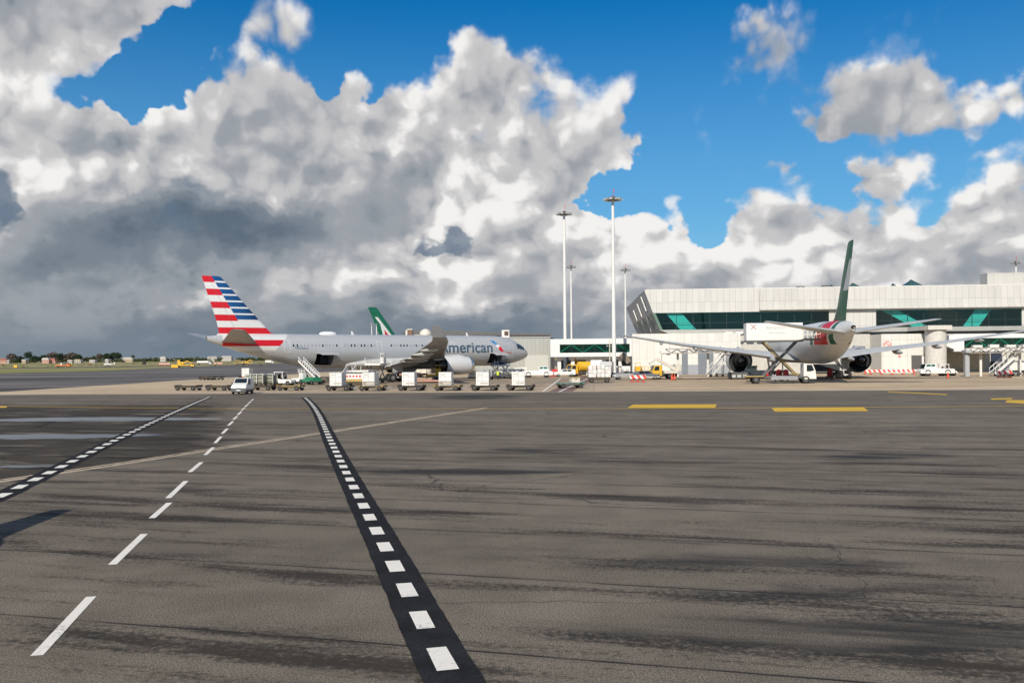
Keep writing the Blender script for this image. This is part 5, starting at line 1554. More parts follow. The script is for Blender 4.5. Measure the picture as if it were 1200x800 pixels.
def build_tug(label, px, py, rz, paint):
    t = thing('pushback_tug', label, 'tug', at(px, py), rz)
    body([(-2.9, .45), (-2.9, 1.25), (-1.0, 1.35), (.6, 1.35), (2.7, 1.2), (2.95, 1.0), (2.95, .45)], 1.2, None, .9, .95).build('chassis', paint, t, bevel=.08)
    body([(.3, 1.3), (.2, 2.15), (1.9, 2.15), (2.3, 1.3)], 1.05, None, 1.3, .88).build('cab', paint, t, bevel=.05)
    front_pane(t, 2.30, 1.36, 1.95, 2.08, .92, .86)
    b = MB(); b.add([(.27, -.92, 1.38), (.27, .92, 1.38), (.18, .86, 2.06), (.18, -.86, 2.06)], [(0, 1, 2, 3)]); b.build('rear_window', TEAL, t, fix=False)
    side_panes(t, [[(.45, 1.4), (.4, 2.05), (1.05, 2.05), (1.05, 1.4)], [(1.15, 1.4), (1.15, 2.05), (1.8, 2.05), (2.1, 1.4)]], .985, 'side_window', TEAL)
    b = MB(); b.box((-2.95, 0, .6), (.2, 2.0, .3)); b.bar((-3.0, 0, .5), (-3.5, 0, .5), .12); b.build('tow_hitch', DGREY, t)
    lamps(t, 2.97, .8, .8, (.05, .3, .2))
    wheels4(t, (-1.7, 1.7), .98, .58, .42)
    return t

def build_car(label, px, py, rz, paint, wagon=True):
    t = thing('parked_car', label, 'car', at(px, py), rz)
    out = [(-2.1, .38), (-2.14, .95), (-1.95, 1.42), (.35, 1.48), (1.05, 1.0), (1.95, .86), (2.12, .62), (2.1, .36)] if wagon else [(-2.1, .38), (-2.12, .92), (-1.55, 1.0), (-1.0, 1.40), (.2, 1.42), (.95, .98), (1.95, .84), (2.12, .6), (2.1, .36)]
    body(out, .86, None, .9, .80).build('body', paint, t, bevel=.05)
    front_pane(t, 1.0, 1.03, .42, 1.43, .70, .64)
    b = MB(); b.add([(-2.16, -.66, 1.0), (-2.16, .66, 1.0), (-2.0, .6, 1.36), (-2.0, -.6, 1.36)] if wagon else [(-1.58, -.66, 1.02), (-1.58, .66, 1.02), (-1.1, .6, 1.36), (-1.1, -.6, 1.36)], [(0, 1, 2, 3)]); b.build('rear_window', GLASS, t, fix=False)
    side_panes(t, [[(.75, 1.0), (.3, 1.38), (-.4, 1.38), (-.4, 1.0)], [(-.5, 1.0), (-.5, 1.38), (-1.3, 1.37) if wagon else (-.95, 1.34), (-1.3, 1.0)]], .80)
    lamps(t, 2.02, .62, .72, (.12, .3, .14)); lamps(t, -2.14, .66, .85, (.05, .22, .2), TAIL, 'tail_light')
    b = MB(); b.box((2.08, 0, .42), (.12, 1.6, .18)); b.build('bumper', DGREY, t)
    wheels4(t, (-1.3, 1.3), .76, .31, .2)
    return t

def build_truck(label, px, py, rz, paint, kind='box', boxmat=None, cabmat=None, ln=6.5, hbox=2.0):
    t = thing('service_truck', label, 'truck', at(px, py), rz)
    b = MB(); b.box((0, 0, .75), (ln, .9, .25)); b.build('chassis', DGREY, t)
    x0 = ln / 2 - 1.6
    body([(x0, .5), (x0, 2.3), (x0 + 1.2, 2.3), (x0 + 1.65, 1.4), (x0 + 1.75, .5)], 1.08, None, 1.4, .92).build('cab', cabmat or paint, t, bevel=.06)
    front_pane(t, x0 + 1.66, 1.46, x0 + 1.26, 2.2, .92, .88)
    side_panes(t, [[(x0 + .5, 1.45), (x0 + .5, 2.15), (x0 + 1.15, 2.15), (x0 + 1.45, 1.45)]], 1.045)
    lamps(t, x0 + 1.76, .8, .8, (.05, .26, .2))
    if kind == 'box':
        b = MB(); b.box((-.9, 0, .95 + hbox / 2), (ln - 1.9, 2.2, hbox)); b.build('cargo_box', boxmat or paint, t, bevel=.05)
    elif kind == 'tank':
        b = MB(); L2_ = ln - 2.2
        b.lathe([(-L2_ / 2 - .2, .01), (-L2_ / 2 - .15, .7), (-L2_ / 2, 1.0), (L2_ / 2, 1.0), (L2_ / 2 + .15, .7), (L2_ / 2 + .2, .01)], Matrix.Translation((-1.0, 0, 1.95)), 24); b.build('tank', boxmat or paint, t, smooth=40)
    elif kind == 'flat':
        b = MB(); b.box((-1.0, 0, 1.0), (ln - 2.0, 2.2, .16))
        for s in (-1, 1): b.box((-1.0, s * 1.08, 1.28), (ln - 2.0, .06, .4))
        b.build('cargo_bed', boxmat or paint, t)
    elif kind == 'crane':
        b = MB(); b.box((-1.0, 0, 1.15), (ln - 2.0, 2.2, .5)); b.bar((-2.2, 0, 1.5), (1.2, 0, 3.4), .45, .5); b.bar((1.2, 0, 3.4), (2.6, 0, 2.6), .35); b.box((-2.4, 0, 1.9), (1.0, 1.4, 1.2)); b.build('lifting_boom', boxmat or paint, t, bevel=.04)
    wheels4(t, (-ln / 2 + 1.3, ln / 2 - 1.0), .92, .46, .3)
    return t

def build_catering_lift():
    t = thing('catering_truck', 'catering high-loader truck with its white box raised beside the white airliner', 'catering truck', at(914, 449), H(.995, -.1))
    b = MB(); b.box((-.2, 0, .85), (9.0, .95, .3)); b.box((-3.6, 0, 1.0), (2.6, 2.3, .12), k=1)
    for s in (-1, 1): b.box((.4, s * 1.05, .78), (3.6, .1, .5), k=2)
    b.build('chassis', [DGREY, OCHRE, STEEL], t)
    body([(3.0, .6), (3.0, 2.75), (4.2, 2.75), (4.6, 1.7), (4.7, .6)], 1.12, None, 1.5, .93).build('cab', OFFWHITE, t, bevel=.06)
    front_pane(t, 4.62, 1.75, 4.28, 2.62, .95, .9); side_panes(t, [[(3.4, 1.65), (3.4, 2.55), (4.1, 2.55), (4.45, 1.65)]], 1.08)
    lamps(t, 4.68, .85, .95, (.06, .28, .22))
    # raised box and its railed platform
    z0, z1 = 5.95, 8.35
    b = MB(); b.box((-.9, 0, (z0 + z1) / 2), (7.6, 2.5, z1 - z0)); bx = b.build('raised_box', WHITE, t, bevel=.06)
    e = MB(); e.box((-.9, 0, z0 - .1), (7.7, 2.4, .2)); e.build('box_floor', DGREY, t)
    lg = MB(); X = Matrix.Translation((-3.75, -1.265, 7.85))
    for k in (-1, 1):
        lg.bar(X @ Vector((-.28, 0, -.28 * k)), X @ Vector((.28, 0, .28 * k)), .15, .02)
        for q in (-1, 1): lg.bar(X @ Vector((q * .28 - .1, 0, k * .28)), X @ Vector((q * .28 + .1, 0, k * .28)), .07, .02)
    lg.build('red_cross_mark', mat('dark_red_mark', (.42, .01, .02), .5), bx)
    flat_text('Aeroporto', 2.7, .42, mat('faint_grey_script', (.40, .39, .38), .5), 'lettering', bx, Matrix.Translation((-2.1, -1.265, 7.45)))
    l2 = MB(); l2.box((-.6, -1.256, 6.95), (2.2, .01, .07)); l2.build('lettering_underline', mat('faint_grey_script', (.6, .6, .6), .5), bx)
    pf = MB(); pf.box((4.1, 0, z0 + .1), (2.4, 2.3, .2)); pf.build('platform', DGREY, t)
    rl = MB()
    for s in (-1, 1):
        for x in (2.95, 3.5, 4.1, 4.7, 5.25): rl.bar((x, s * 1.12, z0 + .2), (x, s * 1.12, z0 + 1.4), .07)
        for z in (.8, 1.4): rl.bar((2.95, s * 1.12, z0 + z), (5.25, s * 1.12, z0 + z), .07)
    rl.bar((5.25, -1.1, z0 + 1.3), (5.25, 1.1, z0 + 1.3), .07); rl.build('guard_rail', OFFWHITE, t)
    for s in (-.95, .95):
        sc = MB(); sc.bar((-2.3, s, z0 - .2), (2.2, s, 1.1), .16, .2); sc.build('scissor_arm', mat('ochre_scissor_arm', (.26, .18, .06), .6, .2, .2), t)
        sc = MB(); sc.bar((2.2, s * .8, z0 - .2), (-2.3, s * .8, 1.1), .16, .2); sc.build('scissor_arm', DGREY, t)
    for x in (-3.4, 3.3):
        for s in (-1, 1): wheel(t, (x, s * .98, .52), .52, .32, 'wheel', DHUB)

def build_stairs(label, px, py, rz, h=4.2, ln=5.6):
    t = thing('boarding_stairs', label, 'boarding stairs', at(px, py), rz)
    s_ = MB(); n = 16
    for i in range(n):
        s_.box((-ln / 2 + ln * i / n, 0, .5 + (h - .5) * i / n), (ln / n + .06, 1.5, .06))
    s_.build('steps', GREY, t)
    r = MB()
    for s in (-1, 1):
        r.bar((-ln / 2, s * .78, .4), (ln / 2, s * .78, h - .1), .1, .4)
        r.bar((-ln / 2, s * .78, 1.4), (ln / 2, s * .78, h + .95), .07, .12)
        for i in range(7): r.bar((-ln / 2 + ln * i / 6, s * .78, .5 + (h - .6) * i / 6), (-ln / 2 + ln * i / 6, s * .78, 1.4 + (h - .45) * i / 6), .06)
    r.build('handrail', WHITE, t)
    b = MB(); b.box((ln / 2 + .7, 0, h), (1.5, 1.7, .15))
    for s in (-1, 1): b.bar((ln / 2 + 1.4, s * .8, h), (ln / 2 + 1.4, s * .8, h + 1.0), .07); b.bar((ln / 2, s * .8, h + 1.0), (ln / 2 + 1.4, s * .8, h + 1.0), .07)
    b.build('top_landing', WHITE, t)
    c = MB(); c.box((.4, 0, .5), (ln * .9, 1.5, .2))
    for x in (.2, ln / 2 - .2):
        for s in (-1, 1): c.bar((x, s * .7, .5), (x, s * .7, .5 + (h - .6) * (x + ln / 2) / ln), .12)
    c.build('undercarriage', STEEL, t)
    wheels4(t, (-1.2, ln / 2 - .4), .75, .3, .2)

def stripes(name, a, b_, w):
    t = NT(name); x = t.sep(t.obj())
    f = t.m_('FRACT', t.m_('DIVIDE', t.m_('ADD', x[0], t.m_('MULTIPLY', x[2], .7)), w))
    return t.out(t.mix(t.step(f, .49, .51, smooth=False), a, b_), .5)
BSTR = stripes('red_white_stripes', (.78, .76, .72), (.68, .045, .03), .9)
def build_barrier(label, px, py, ln, rz=0.0, group=None, h=.85, feet=3):
    t = thing('barrier', label, 'barrier', at(px, py), rz, group)
    b = MB(); b.box((0, 0, h * .72), (ln, .12, h * .52)); b.build('striped_board', BSTR, t, bevel=.02)
    for i in range(feet):
        f = MB(); x = -ln / 2 + ln * (i + .5) / feet; f.box((x, 0, .08), (.5, .5, .16)); f.bar((x, .09, .1), (x, .09, h), .07)
        f.build('stand', RED, t)
    return t

def person(label, px, py, rz, vest=HIVIS, bend=0.0, legs=NAVY):
    t = thing('person', label, 'person', at(px, py), rz)
    verts = [(0, 0, .98), (0, 0, 1.20), (0.02, 0, 1.42), (.03, 0, 1.53), (.05, 0, 1.66), (.05, 0, 1.74),
             (0, .10, .92), (.05, .12, .50), (-.03, .13, .08), (.10, .14, .04), (0, -.10, .92), (-.05, -.12, .50), (-.12, -.13, .08), (.02, -.14, .04),
             (.02, .21, 1.42), (.08, .27, 1.15), (.24, .25, 1.02), (.02, -.21, 1.42), (.03, -.28, 1.15), (.18, -.27, .98)]
    edges = [(0, 1), (1, 2), (2, 3), (3, 4), (4, 5), (0, 6), (6, 7), (7, 8), (8, 9), (0, 10), (10, 11), (11, 12), (12, 13), (2, 14), (14, 15), (15, 16), (2, 17), (17, 18), (18, 19)]
    rad = [.15, .15, .15, .06, .105, .07, .10, .07, .05, .045, .10, .07, .05, .045, .07, .05, .035, .07, .05, .035]
    me = bpy.data.meshes.new('body'); me.from_pydata(verts, edges, [])
    o = bpy.data.objects.new('body', me); scene.collection.objects.link(o); o.parent = t
    sk = o.modifiers.new('skin', 'SKIN'); o.modifiers.new('sub', 'SUBSURF').levels = 1
    for v, r in zip(me.skin_vertices[0].data, rad): v.radius = (r, r)
    me.skin_vertices[0].data[0].use_root = True
    if 'clothes' not in MATS:
        nt = NT('clothed_figure'); z = nt.sep(nt.obj())[2]
        c = nt.mix(nt.step(z, .93, .95), (.02, .03, .07), (.04, .05, .09)); c = nt.mix(nt.step(z, 1.50, 1.52), c, (.45, .27, .19))
        MATS['clothes'] = nt.out(nt.mix(nt.step(z, .09, .1, 1.0, 0.0), c, (.02, .02, .02)), .8)
    me.materials.append(MATS['clothes'])
    b = MB()
    rings = []
    for z, rx, ry in ((.86, .17, .215), (1.0, .17, .21), (1.2, .165, .215), (1.38, .16, .245), (1.47, .12, .2)):
        rings.append([Vector((.01 + rx * math.cos(a), ry * math.sin(a), z)) for a in [2 * PI * i / 16 for i in range(16)]])
    b.loft(rings, cap0=False, cap1=False); b.build('vest', vest, t, smooth=True)
    b = MB(); b.lathe([(1.66, .118), (1.72, .117), (1.78, .08), (1.81, .01)], Matrix.Translation((.04, 0, 0)) @ Matrix.Rotation(-PI / 2, 4, 'Y'), 14); b.build('hair', mat('dark_hair', (.03, .02, .015), .8), t, smooth=True)

def build_cone(label, px, py, group='traffic cones'):
    t = thing('traffic_cone', label, 'cone', at(px, py), 0, group)
    b = MB(); b.cyl((0, 0, .06), (0, 0, 1.0), .2, .05, 14); b.build('cone_body', mat('cone_orange_red', (.75, .08, .03), .5), t, smooth=40)
    b = MB(); b.box((0, 0, .03), (.5, .5, .06)); b.build('base', BLACK, t)
    b = MB(); b.cyl((0, 0, .45), (0, 0, .68), .135, .10, 14, caps=False); b.build('white_band', WHITE, t)

def build_pallet_dolly():
    loc = at(702, 448.2)
    make_dolly('wide low dolly under the wrapped white cargo stack by the masts', loc, 0, None)
    for k, (dx, w, h, lb) in enumerate(((-1.05, 1.15, 1.75, 'left white wrapped cargo stack on the wide dolly by the masts'), (.25, 1.1, 1.9, 'middle white wrapped cargo stack on the wide dolly by the masts'), (1.3, .85, 1.65, 'right narrow white wrapped cargo stack on the wide dolly by the masts'))):
        t = thing('wrapped_cargo', lb, 'cargo stack', (loc[0] + dx, loc[1], .65), 0)
        b = MB(); b.box((0, 0, .08), (w, 1.3, .16)); b.build('pallet', LBROWN, t)
        b = MB()
        rr = random.Random(k)
        for i in range(3):
            for j in range(2):
                b.box(((j - .5) * w * .5 + rr.uniform(-.03, .03), rr.uniform(-.05, .05), .16 + h * (i + .5) / 3), (w * .5, 1.25, h / 3 - .02), k=(i + j + k) % 2)
        b.build('wrapped_boxes', [WHITE, mat('plastic_film', (.66, .62, .6), .25, 0, .1)], t, bevel=.05)

def build_jet_bridge(label, px, py, ln, z, rz, tw=1.5):
    t = thing('boarding_bridge', label, 'boarding bridge', at(px, py), rz)
    b = MB(); b.box((0, 0, z / 2), (tw, tw, z)); b.box((0, 0, z + .2), (tw * 1.4, 1.9, .5)); b.build('support_tower', OFFWHITE if tw > 1 else GREY, t, bevel=.04)
    b = MB(); b.box((ln / 2, 0, z + .75), (ln, 2.2, .14)); b.box((ln / 2, 0, z - .05), (ln, 2.2, .16))
    n = 12
    for s in (-1, 1):
        for i in range(n):
            x0, x1 = ln * i / n, ln * (i + 1) / n
            b.bar((x0, s * 1.05, z if i % 2 else z + .7), (x1, s * 1.05, z + .7 if i % 2 else z), .1, .12)
    b.build('gantry_beam', mat('weathered_gantry', (.34, .31, .27), .6, .2, .25), t)
    b = MB()
    for i in range(5): b.box((ln * (i + .6) / 5.4, -.2, z + 1.05), (1.5, .9, .4 + .15 * (i % 2)))
    b.build('roof_units', OFFWHITE, t, bevel=.03)
    b = MB()
    for x in (ln * .18, ln * .62, ln - .4): b.cyl((x, .8, 0), (x, .8, z), .22, .22, 12)
    b.build('legs', OFFWHITE, t, smooth=40)

def build_bin(label, px, py, w, d, h, m, rz=0, legs=False):
    t = thing('equipment_cabinet', label, 'cabinet', at(px, py), rz)
    b = MB(); b.box((0, 0, h / 2 + .15), (w, d, h)); b.build('housing', m, t, bevel=.05)
    b = MB(); b.box((0, 0, h + .19), (w * 1.04, d * 1.04, .08)); b.build('lid', m, t, bevel=.02)
    b = MB()
    for i in range(3): b.box((-w * .3 + w * .3 * i, -d / 2 - .012, h * .55), (w * .2, .03, h * .5))
    b.build('door_panel', SEAM, t)
    wheels4(t, (-w * .36, w * .36), d * .4, .16, .1)
    return t

def build_gse():
    build_van()
    # row of dollies along the taxiway edge: empties first, then the loaded ones
    ang = math.atan2(-11.5, 44)
    DOL = 'container dollies lined up along the taxiway edge'
    CON = 'white cargo containers on the dolly row'
    for px, py, lb in ((221, 457.2, 'empty dolly at the far left end of the dolly row'), (257, 457.2, 'empty dolly partly hidden left of the white van'), (308, 457.0, 'empty dolly just right of the white van'), (341, 457.2, 'empty yellow-decked dolly between the van and the first loaded dolly')):
        make_dolly(lb, at(px, py), ang + PI * (px == 308), DOL, OCHRE if px in (341,) else None)
    cons = [(398.5, 457.6, 'first'), (437, 457.6, 'second'), (482.5, 457.4, 'third'), (525.5, 457.4, 'fourth'), (568.5, 457.4, 'fifth'), (610, 457.2, 'last')]
    lbl = ['leftmost white container, below the open rear hold', 'white container with its right flank showing grey, before the catering of the rear wing', 'white container standing before the main wheels of the silver airliner', 'white container standing below the engine nozzle of the silver airliner', 'white container standing below the engine intake of the silver airliner', 'rightmost white container, alone before the airliner nose']
    lbl[1] = 'white container second from left, overlapping a painted cart behind it'
    for k, (px, py, nm) in enumerate(cons):
        d = make_dolly('%s loaded dolly of the row, carrying %s' % (nm, ('a white container below the rear hold', 'a white container before the painted cart', 'a white container before the main wheels', 'a white container below the engine nozzle', 'a white container below the engine intake', 'a white container before the airliner nose')[k]), at(px, py), ang + (PI if k in (2, 5) else 0), DOL, OCHRE if k in (1, 3) else None)
        loc = at(px, py)
        make_container(lbl[k], (loc[0] - .25, loc[1], .62), ang * (.35, .55, .2, .3, .1, .02)[k], CON, False, k in (1, 3))
    # second row
    loc = at(290, 444.5); make_dolly('dolly behind the van carrying a white container', loc, ang, None)
    make_container('white container standing alone behind the small van', (loc[0], loc[1], .62), ang * .4, CON, False)
    make_dolly('small empty dolly far left on the pale apron', at(243.5, 445.0), ang, DOL); make_dolly('small empty dolly on the apron beside the other far left one', at(252.5, 444.8), ang, DOL)
    make_cart('green curtained baggage cart parked behind the van, left of two', 300.5, 453.5, ang, None, 3, 'green curtained baggage carts'); make_cart('green curtained baggage cart next to the white tractor', 311.5, 453.2, ang + .06, None, 2, 'green curtained baggage carts')
    make_tractor('white baggage tractor with cab towing the green carts', 333, 451.5, ang)
    make_tractor('white tractor standing behind the belt loader cab', 353, 449.5, H(-.95, .1))
    build_belt_loader()
    make_dolly('empty dolly behind the belt loader', at(384, 448.5), ang, DOL); make_dolly('empty dolly beyond the belt loader near the belly', at(380, 445), ang + .1, DOL)
    # painted cart and frames behind second container
    t = thing('baggage_cart', 'white cart with red and yellow painted sides behind the second container', 'cart', at(418.5, 451.2), ang * .6)
    b = MB(); b.box((0, 0, .4), (3.4, 1.6, .2)); b.build('base_frame', LBROWN, t)
    b = MB(); b.box((0, 0, 1.15), (3.3, 1.5, 1.25)); b.box((0, -.78, .75), (3.2, .05, .40), k=1)
    for i in range(6): b.box((-1.3 + i * .5, -.78, 1.35), (.28, .05, .26), k=2)
    b.box((0, 0, 1.82), (3.5, 1.7, .1), k=3); b.build('painted_box', [WHITE, OCHRE, RED, DGREY], t, bevel=.03)
    wheels4(t, (-1.2, 1.2), .7, .26, .16)
    build_stairs('short white access steps behind the first container', 408.5, 449.5, H(.35, .9), 2.0, 2.0)
    build_cargo_loader('tall white lattice cargo loader with a lamp mast under the rear wing', 434, 449.0, H(.25, .97), OFFWHITE, 2.0, 3.0)
    build_cargo_loader('yellow and pink cargo loader under the wing beside the main wheels', 496, 446.6, H(.98, -.2), YELLOW, 1.2, .98, mat('faded_pink_platform', (.50, .25, .20), .6, 0, .15))
    t = thing('cargo_pallet', 'long faded pink freight pallet lying under the wing by the yellow loader', 'pallet', at(499, 448.2), H(.98, -.2))
    b = MB(); b.box((0, 0, .3), (5.6, 1.6, .25)); b.build('pallet_board', mat('faded_pink_platform', (.5, .25, .2), .6), t, bevel=.04)
    b = MB(); b.box((-.6, 0, .62), (3.6, 1.3, .4)); b.box((-2.2, 0, .7), (.7, 1.2, .6), k=1); b.build('freight', [mat('brown_freight_cover', (.34, .24, .16), .8, 0, .2), YELLOW], t, bevel=.08)
    # around the nose
    person('person in hi-vis yellow jacket and dark trousers standing under the forward hold', 583.5, 445.2, H(-.2, -1))
    person('person in dark clothes bending near the carts under the forward fuselage', 573.5, 444.6, H(.9, -.3), NAVY)
    for px, py, lb in ((553, 443.2, 'pale wrapped freight pile left of the carts under the nose'), (560.5, 443.0, 'pale wrapped freight pile nearest the engine intake')):
        t = thing('wrapped_cargo', lb, 'cargo stack', at(px, py), .2); rr = random.Random(px)
        b = MB(); b.box((0, 0, .12), (1.5, 1.3, .2)); b.build('pallet', LBROWN, t)
        b = MB()
        for i in range(3): b.box((rr.uniform(-.08, .08), 0, .45 + i * .42), (1.3 - .15 * i, 1.1, .4), k=i % 2)
        b.build('wrapped_boxes', [OFFWHITE, CREAM], t, bevel=.06)
    make_cart('grey netted baggage cart under the forward fuselage', 568.5, 444.5, ang, GREY, 2)
    t = build_cargo_loader('dark blue grey cargo loader raised to the forward hold', 594, 443.2, H(-.55, .83), mat('blue_grey_loader_paint', (.10, .13, .18), .5, 0, .1), 1.6, 2.4)
    build_bin('white wheeled supply bin behind the airliner nose, left of two', 606.5, 440.2, 1.5, 1.4, 1.5, OFFWHITE); build_bin('white wheeled supply bin behind the airliner nose, right of two', 613.2, 440.0, 1.6, 1.4, 1.6, OFFWHITE)
    build_tug('long white pushback tug with teal cab windows before the grey shed', 630, 442.3, H(1, -.05), WHITE)
    # under and beside the green glass bridge
    build_car('white estate car parked below the green glass bridge', 661.5, 441.2, H(-1, -.05), WHITE)
    build_barrier('red and white barrier left of the white estate car', 647.8, 441.0, 1.2, 0, 'red and white barriers'); build_barrier('red and white barrier right of the white estate car', 676.5, 440.3, 1.9, 0, 'red and white barriers')
    build_truck('yellow tank truck with a dark chassis under the green glass bridge', 683.5, 440.6, H(-.9, -.3), YELLOW, 'tank', YELLOW, YELLOW, 6.2)
    build_truck('second yellow lorry with a raised boom behind the yellow tank truck', 676, 438.9, H(-.5, -.8), YELLOW, 'crane', YELLOW, YELLOW, 5.6)
    build_bin('red hydrant trolley at the left pillar of the green glass bridge', 650, 440.0, 1.3, 1.0, 1.1, RED)
    build_truck('white box truck facing the camera under the right half of the bridge', 699, 441.5, H(-.1, -1), WHITE, 'box', WHITE, WHITE, 6.0, 2.3)
    build_truck('grey box truck parked left of the nearest mast', 711, 441.8, H(-.2, -1), GREY, 'box', mat('pale_grey_box', (.50, .50, .50), .5, 0, .08), OFFWHITE, 6.0, 2.0)
    build_pallet_dolly()
    make_dolly('green low dolly standing alone on the red stand line', at(668.5, 454.5), .25, None, mat('green_dolly_deck', (.10, .26, .22), .6, 0, .2))
    t = thing('tool_crate', 'small tan crate lying on the green dolly', 'crate', (at(668.5, 454.5)[0] + .55, at(668.5, 454.5)[1], .68), .25)
    b = MB(); b.box((0, 0, .3), (1.1, 1.0, .6)); b.build('box', CREAM, t, bevel=.04); b = MB(); b.box((0, 0, .63), (1.15, 1.05, .07)); b.box((0, -.54, .52), (.2, .06, .12)); b.build('lid', OCHRE, t)
    build_car('grey saloon car parked right of the nearest mast', 733, 444.4, H(-1, -.12), mat('silver_grey_car_paint', (.42, .42, .42), .3, .3), False)
    build_car('white estate car parked behind the striped barrier', 758, 444.6, H(1, -.05), OFFWHITE)
    build_barrier('red and white striped barrier in front of the white estate car by the terminal corner', 747.5, 447.4, 2.5, 0, 'red and white barriers', 1.05)
    make_tractor('small white tractor with teal windows behind the striped barrier', 746, 443.2, H(-.9, -.3))
    build_bin('white water tank cart at the terminal corner right of the nearest mast', 729, 439.8, 3.2, 1.6, 1.7, WHITE); build_bin('second pale supply cabinet behind the grey saloon', 722.8, 440.3, 1.6, 1.4, 1.5, CREAM)
    person('person in white shirt standing at the white wall by the terminal corner', 751.5, 441.4, H(-.3, -1), WHITE)
    build_cargo_loader('low yellow cargo loader parked before the white terminal wall', 768, 443.4, H(-1, 0), YELLOW, .95, 1.0, YELLOW)
    build_truck('yellow lorry with a folded boom left of the boarding bridge tower', 778, 443.6, H(-.98, -.1), YELLOW, 'crane', CREAM, YELLOW, 4.4)
    build_cone('traffic cone at the foot of the boarding bridge tower', 790.5, 445.2); build_cone('second traffic cone beside the boarding bridge tower', 787.6, 444.9)
    build_jet_bridge('long boarding bridge gantry along the white terminal wall behind the left wing', 780.5, 441.6, 12.6, 4.45, T_AZ)
    build_stairs('white boarding stairs standing left of the left jet engine', 842, 441.4, H(.75, .5), 4.0, 4.6)
    build_bin('dark generator cart under the left jet engine', 865, 444.0, 3.0, 1.5, .9, DGREY)
    build_catering_lift()
    build_tug('white tug with a tall cab half hidden behind the catering truck', 889, 443.0, H(-.9, .3), OFFWHITE)
    build_truck('dark grey supply lorry under the fuselage of the white airliner', 962, 441.6, H(-1, .1), DGREY, 'box', mat('charcoal_box', (.04, .045, .05), .5), OFFWHITE, 6.0, 1.3)
    for px, py, lb in ((901, 444.2, 'red fire extinguisher trolley left of the scissor lift'), (912.5, 446.2, 'red fire extinguisher trolley below the scissor lift crossing'), (921, 446.3, 'red fire extinguisher trolley right of the scissor lift'), (972.5, 443.2, 'red fire extinguisher trolley behind the nose of the dark lorry')):
        t = thing('fire_trolley', lb, 'extinguisher', at(px, py), .3, 'red fire extinguisher trolleys')
        b = MB(); b.cyl((0, 0, .3), (0, 0, 1.5), .42, .42, 16); b.lathe([(1.5, .42), (1.65, .3), (1.75, .08), (1.8, .01)], Matrix.Rotation(-PI / 2, 4, 'Y'), 16); b.build('cylinder_tank', RED, t, smooth=40)
        b = MB(); b.box((0, .3, .32), (.9, .5, .1)); b.bar((0, .5, .3), (0, .6, 1.3), .06); b.build('trolley_frame', DGREY, t)
        for s in (-1, 1): wheel(t, (s * .45, .2, .2), .2, .1, 'wheel', HUB, PI / 2)
    # right part
    build_barrier('long low red and white barrier left of the white block doorway', 1052, 438.6, 12.0, T_AZ, 'red and white barriers', .95, 6)
    build_cone('round red marker at the left end of the long low barrier', 1014, 438.4)
    build_tug('white pushback tug parked at the big round column', 1096, 440.4, H(-1, .05), WHITE)
    make_tractor('white tractor parked beside the tug at the round column', 1110, 440.2, H(1, -.1))
    build_cone('thin red post standing before the tug at the round column', 1111, 443.0)
    build_barrier('short red and white barrier at the foot of the right boarding stairs', 1177, 442.4, 2.5, 0, 'red and white barriers', 1.1)
    build_stairs('grey white boarding stairs under the right-hand bridge', 1178, 440.6, H(.95, .1), 4.2, 4.6)
    build_truck('white service truck parked right of the boarding stairs', 1192, 440.2, H(1, 0), WHITE, 'box', WHITE, WHITE, 6.2, 1.6)
    build_jet_bridge('dark boarding bridge gantry under the right-hand glass bridge', 1133, 441.0, 14.5, 4.05, T_AZ, .7)
build_gse()
# ------------------------------------------------------------------ far edge of the airfield
def leaf_mat(name, a, b):
    t = NT(name); p = t.obj()
    n = t.noise(p, .9, 4, .6)
    return t.out(t.mix(t.step(n, .35, .65), a, b), .8, 0, .2)
PINE = leaf_mat('dark_pine_foliage', (.018, .034, .018), (.040, .062, .030))
BUSH = leaf_mat('olive_bush_foliage', (.035, .048, .020), (.075, .085, .035))
BARE = leaf_mat('bare_brown_twigs', (.085, .068, .055), (.14, .115, .095))
TRUNK = mat('tree_bark', (.09, .065, .045), .9, 0, .2)

def leaves(b, c, r, n, size, rnd, squash=.8):
    for _ in range(n):
        while True:
            v = Vector((rnd.uniform(-1, 1), rnd.uniform(-1, 1), rnd.uniform(-1, 1)))
            if .15 < v.length < 1: break
        v = v.normalized() * (v.length ** .5)
        p = Vector(c) + Vector((v.x * r, v.y * r, v.z * r * squash))
        s = size * rnd.uniform(.6, 1.5)
        a = Vector((rnd.uniform(-1, 1), rnd.uniform(-1, 1), rnd.uniform(-1, 1))).normalized(); d = a.orthogonal().normalized(); e = a.cross(d)
        b.add([p - d * s - e * s * .5, p + d * s * .7 - e * s, p + d * s + e * s * .6, p - d * s * .5 + e * s], [(0, 1, 2, 3)])

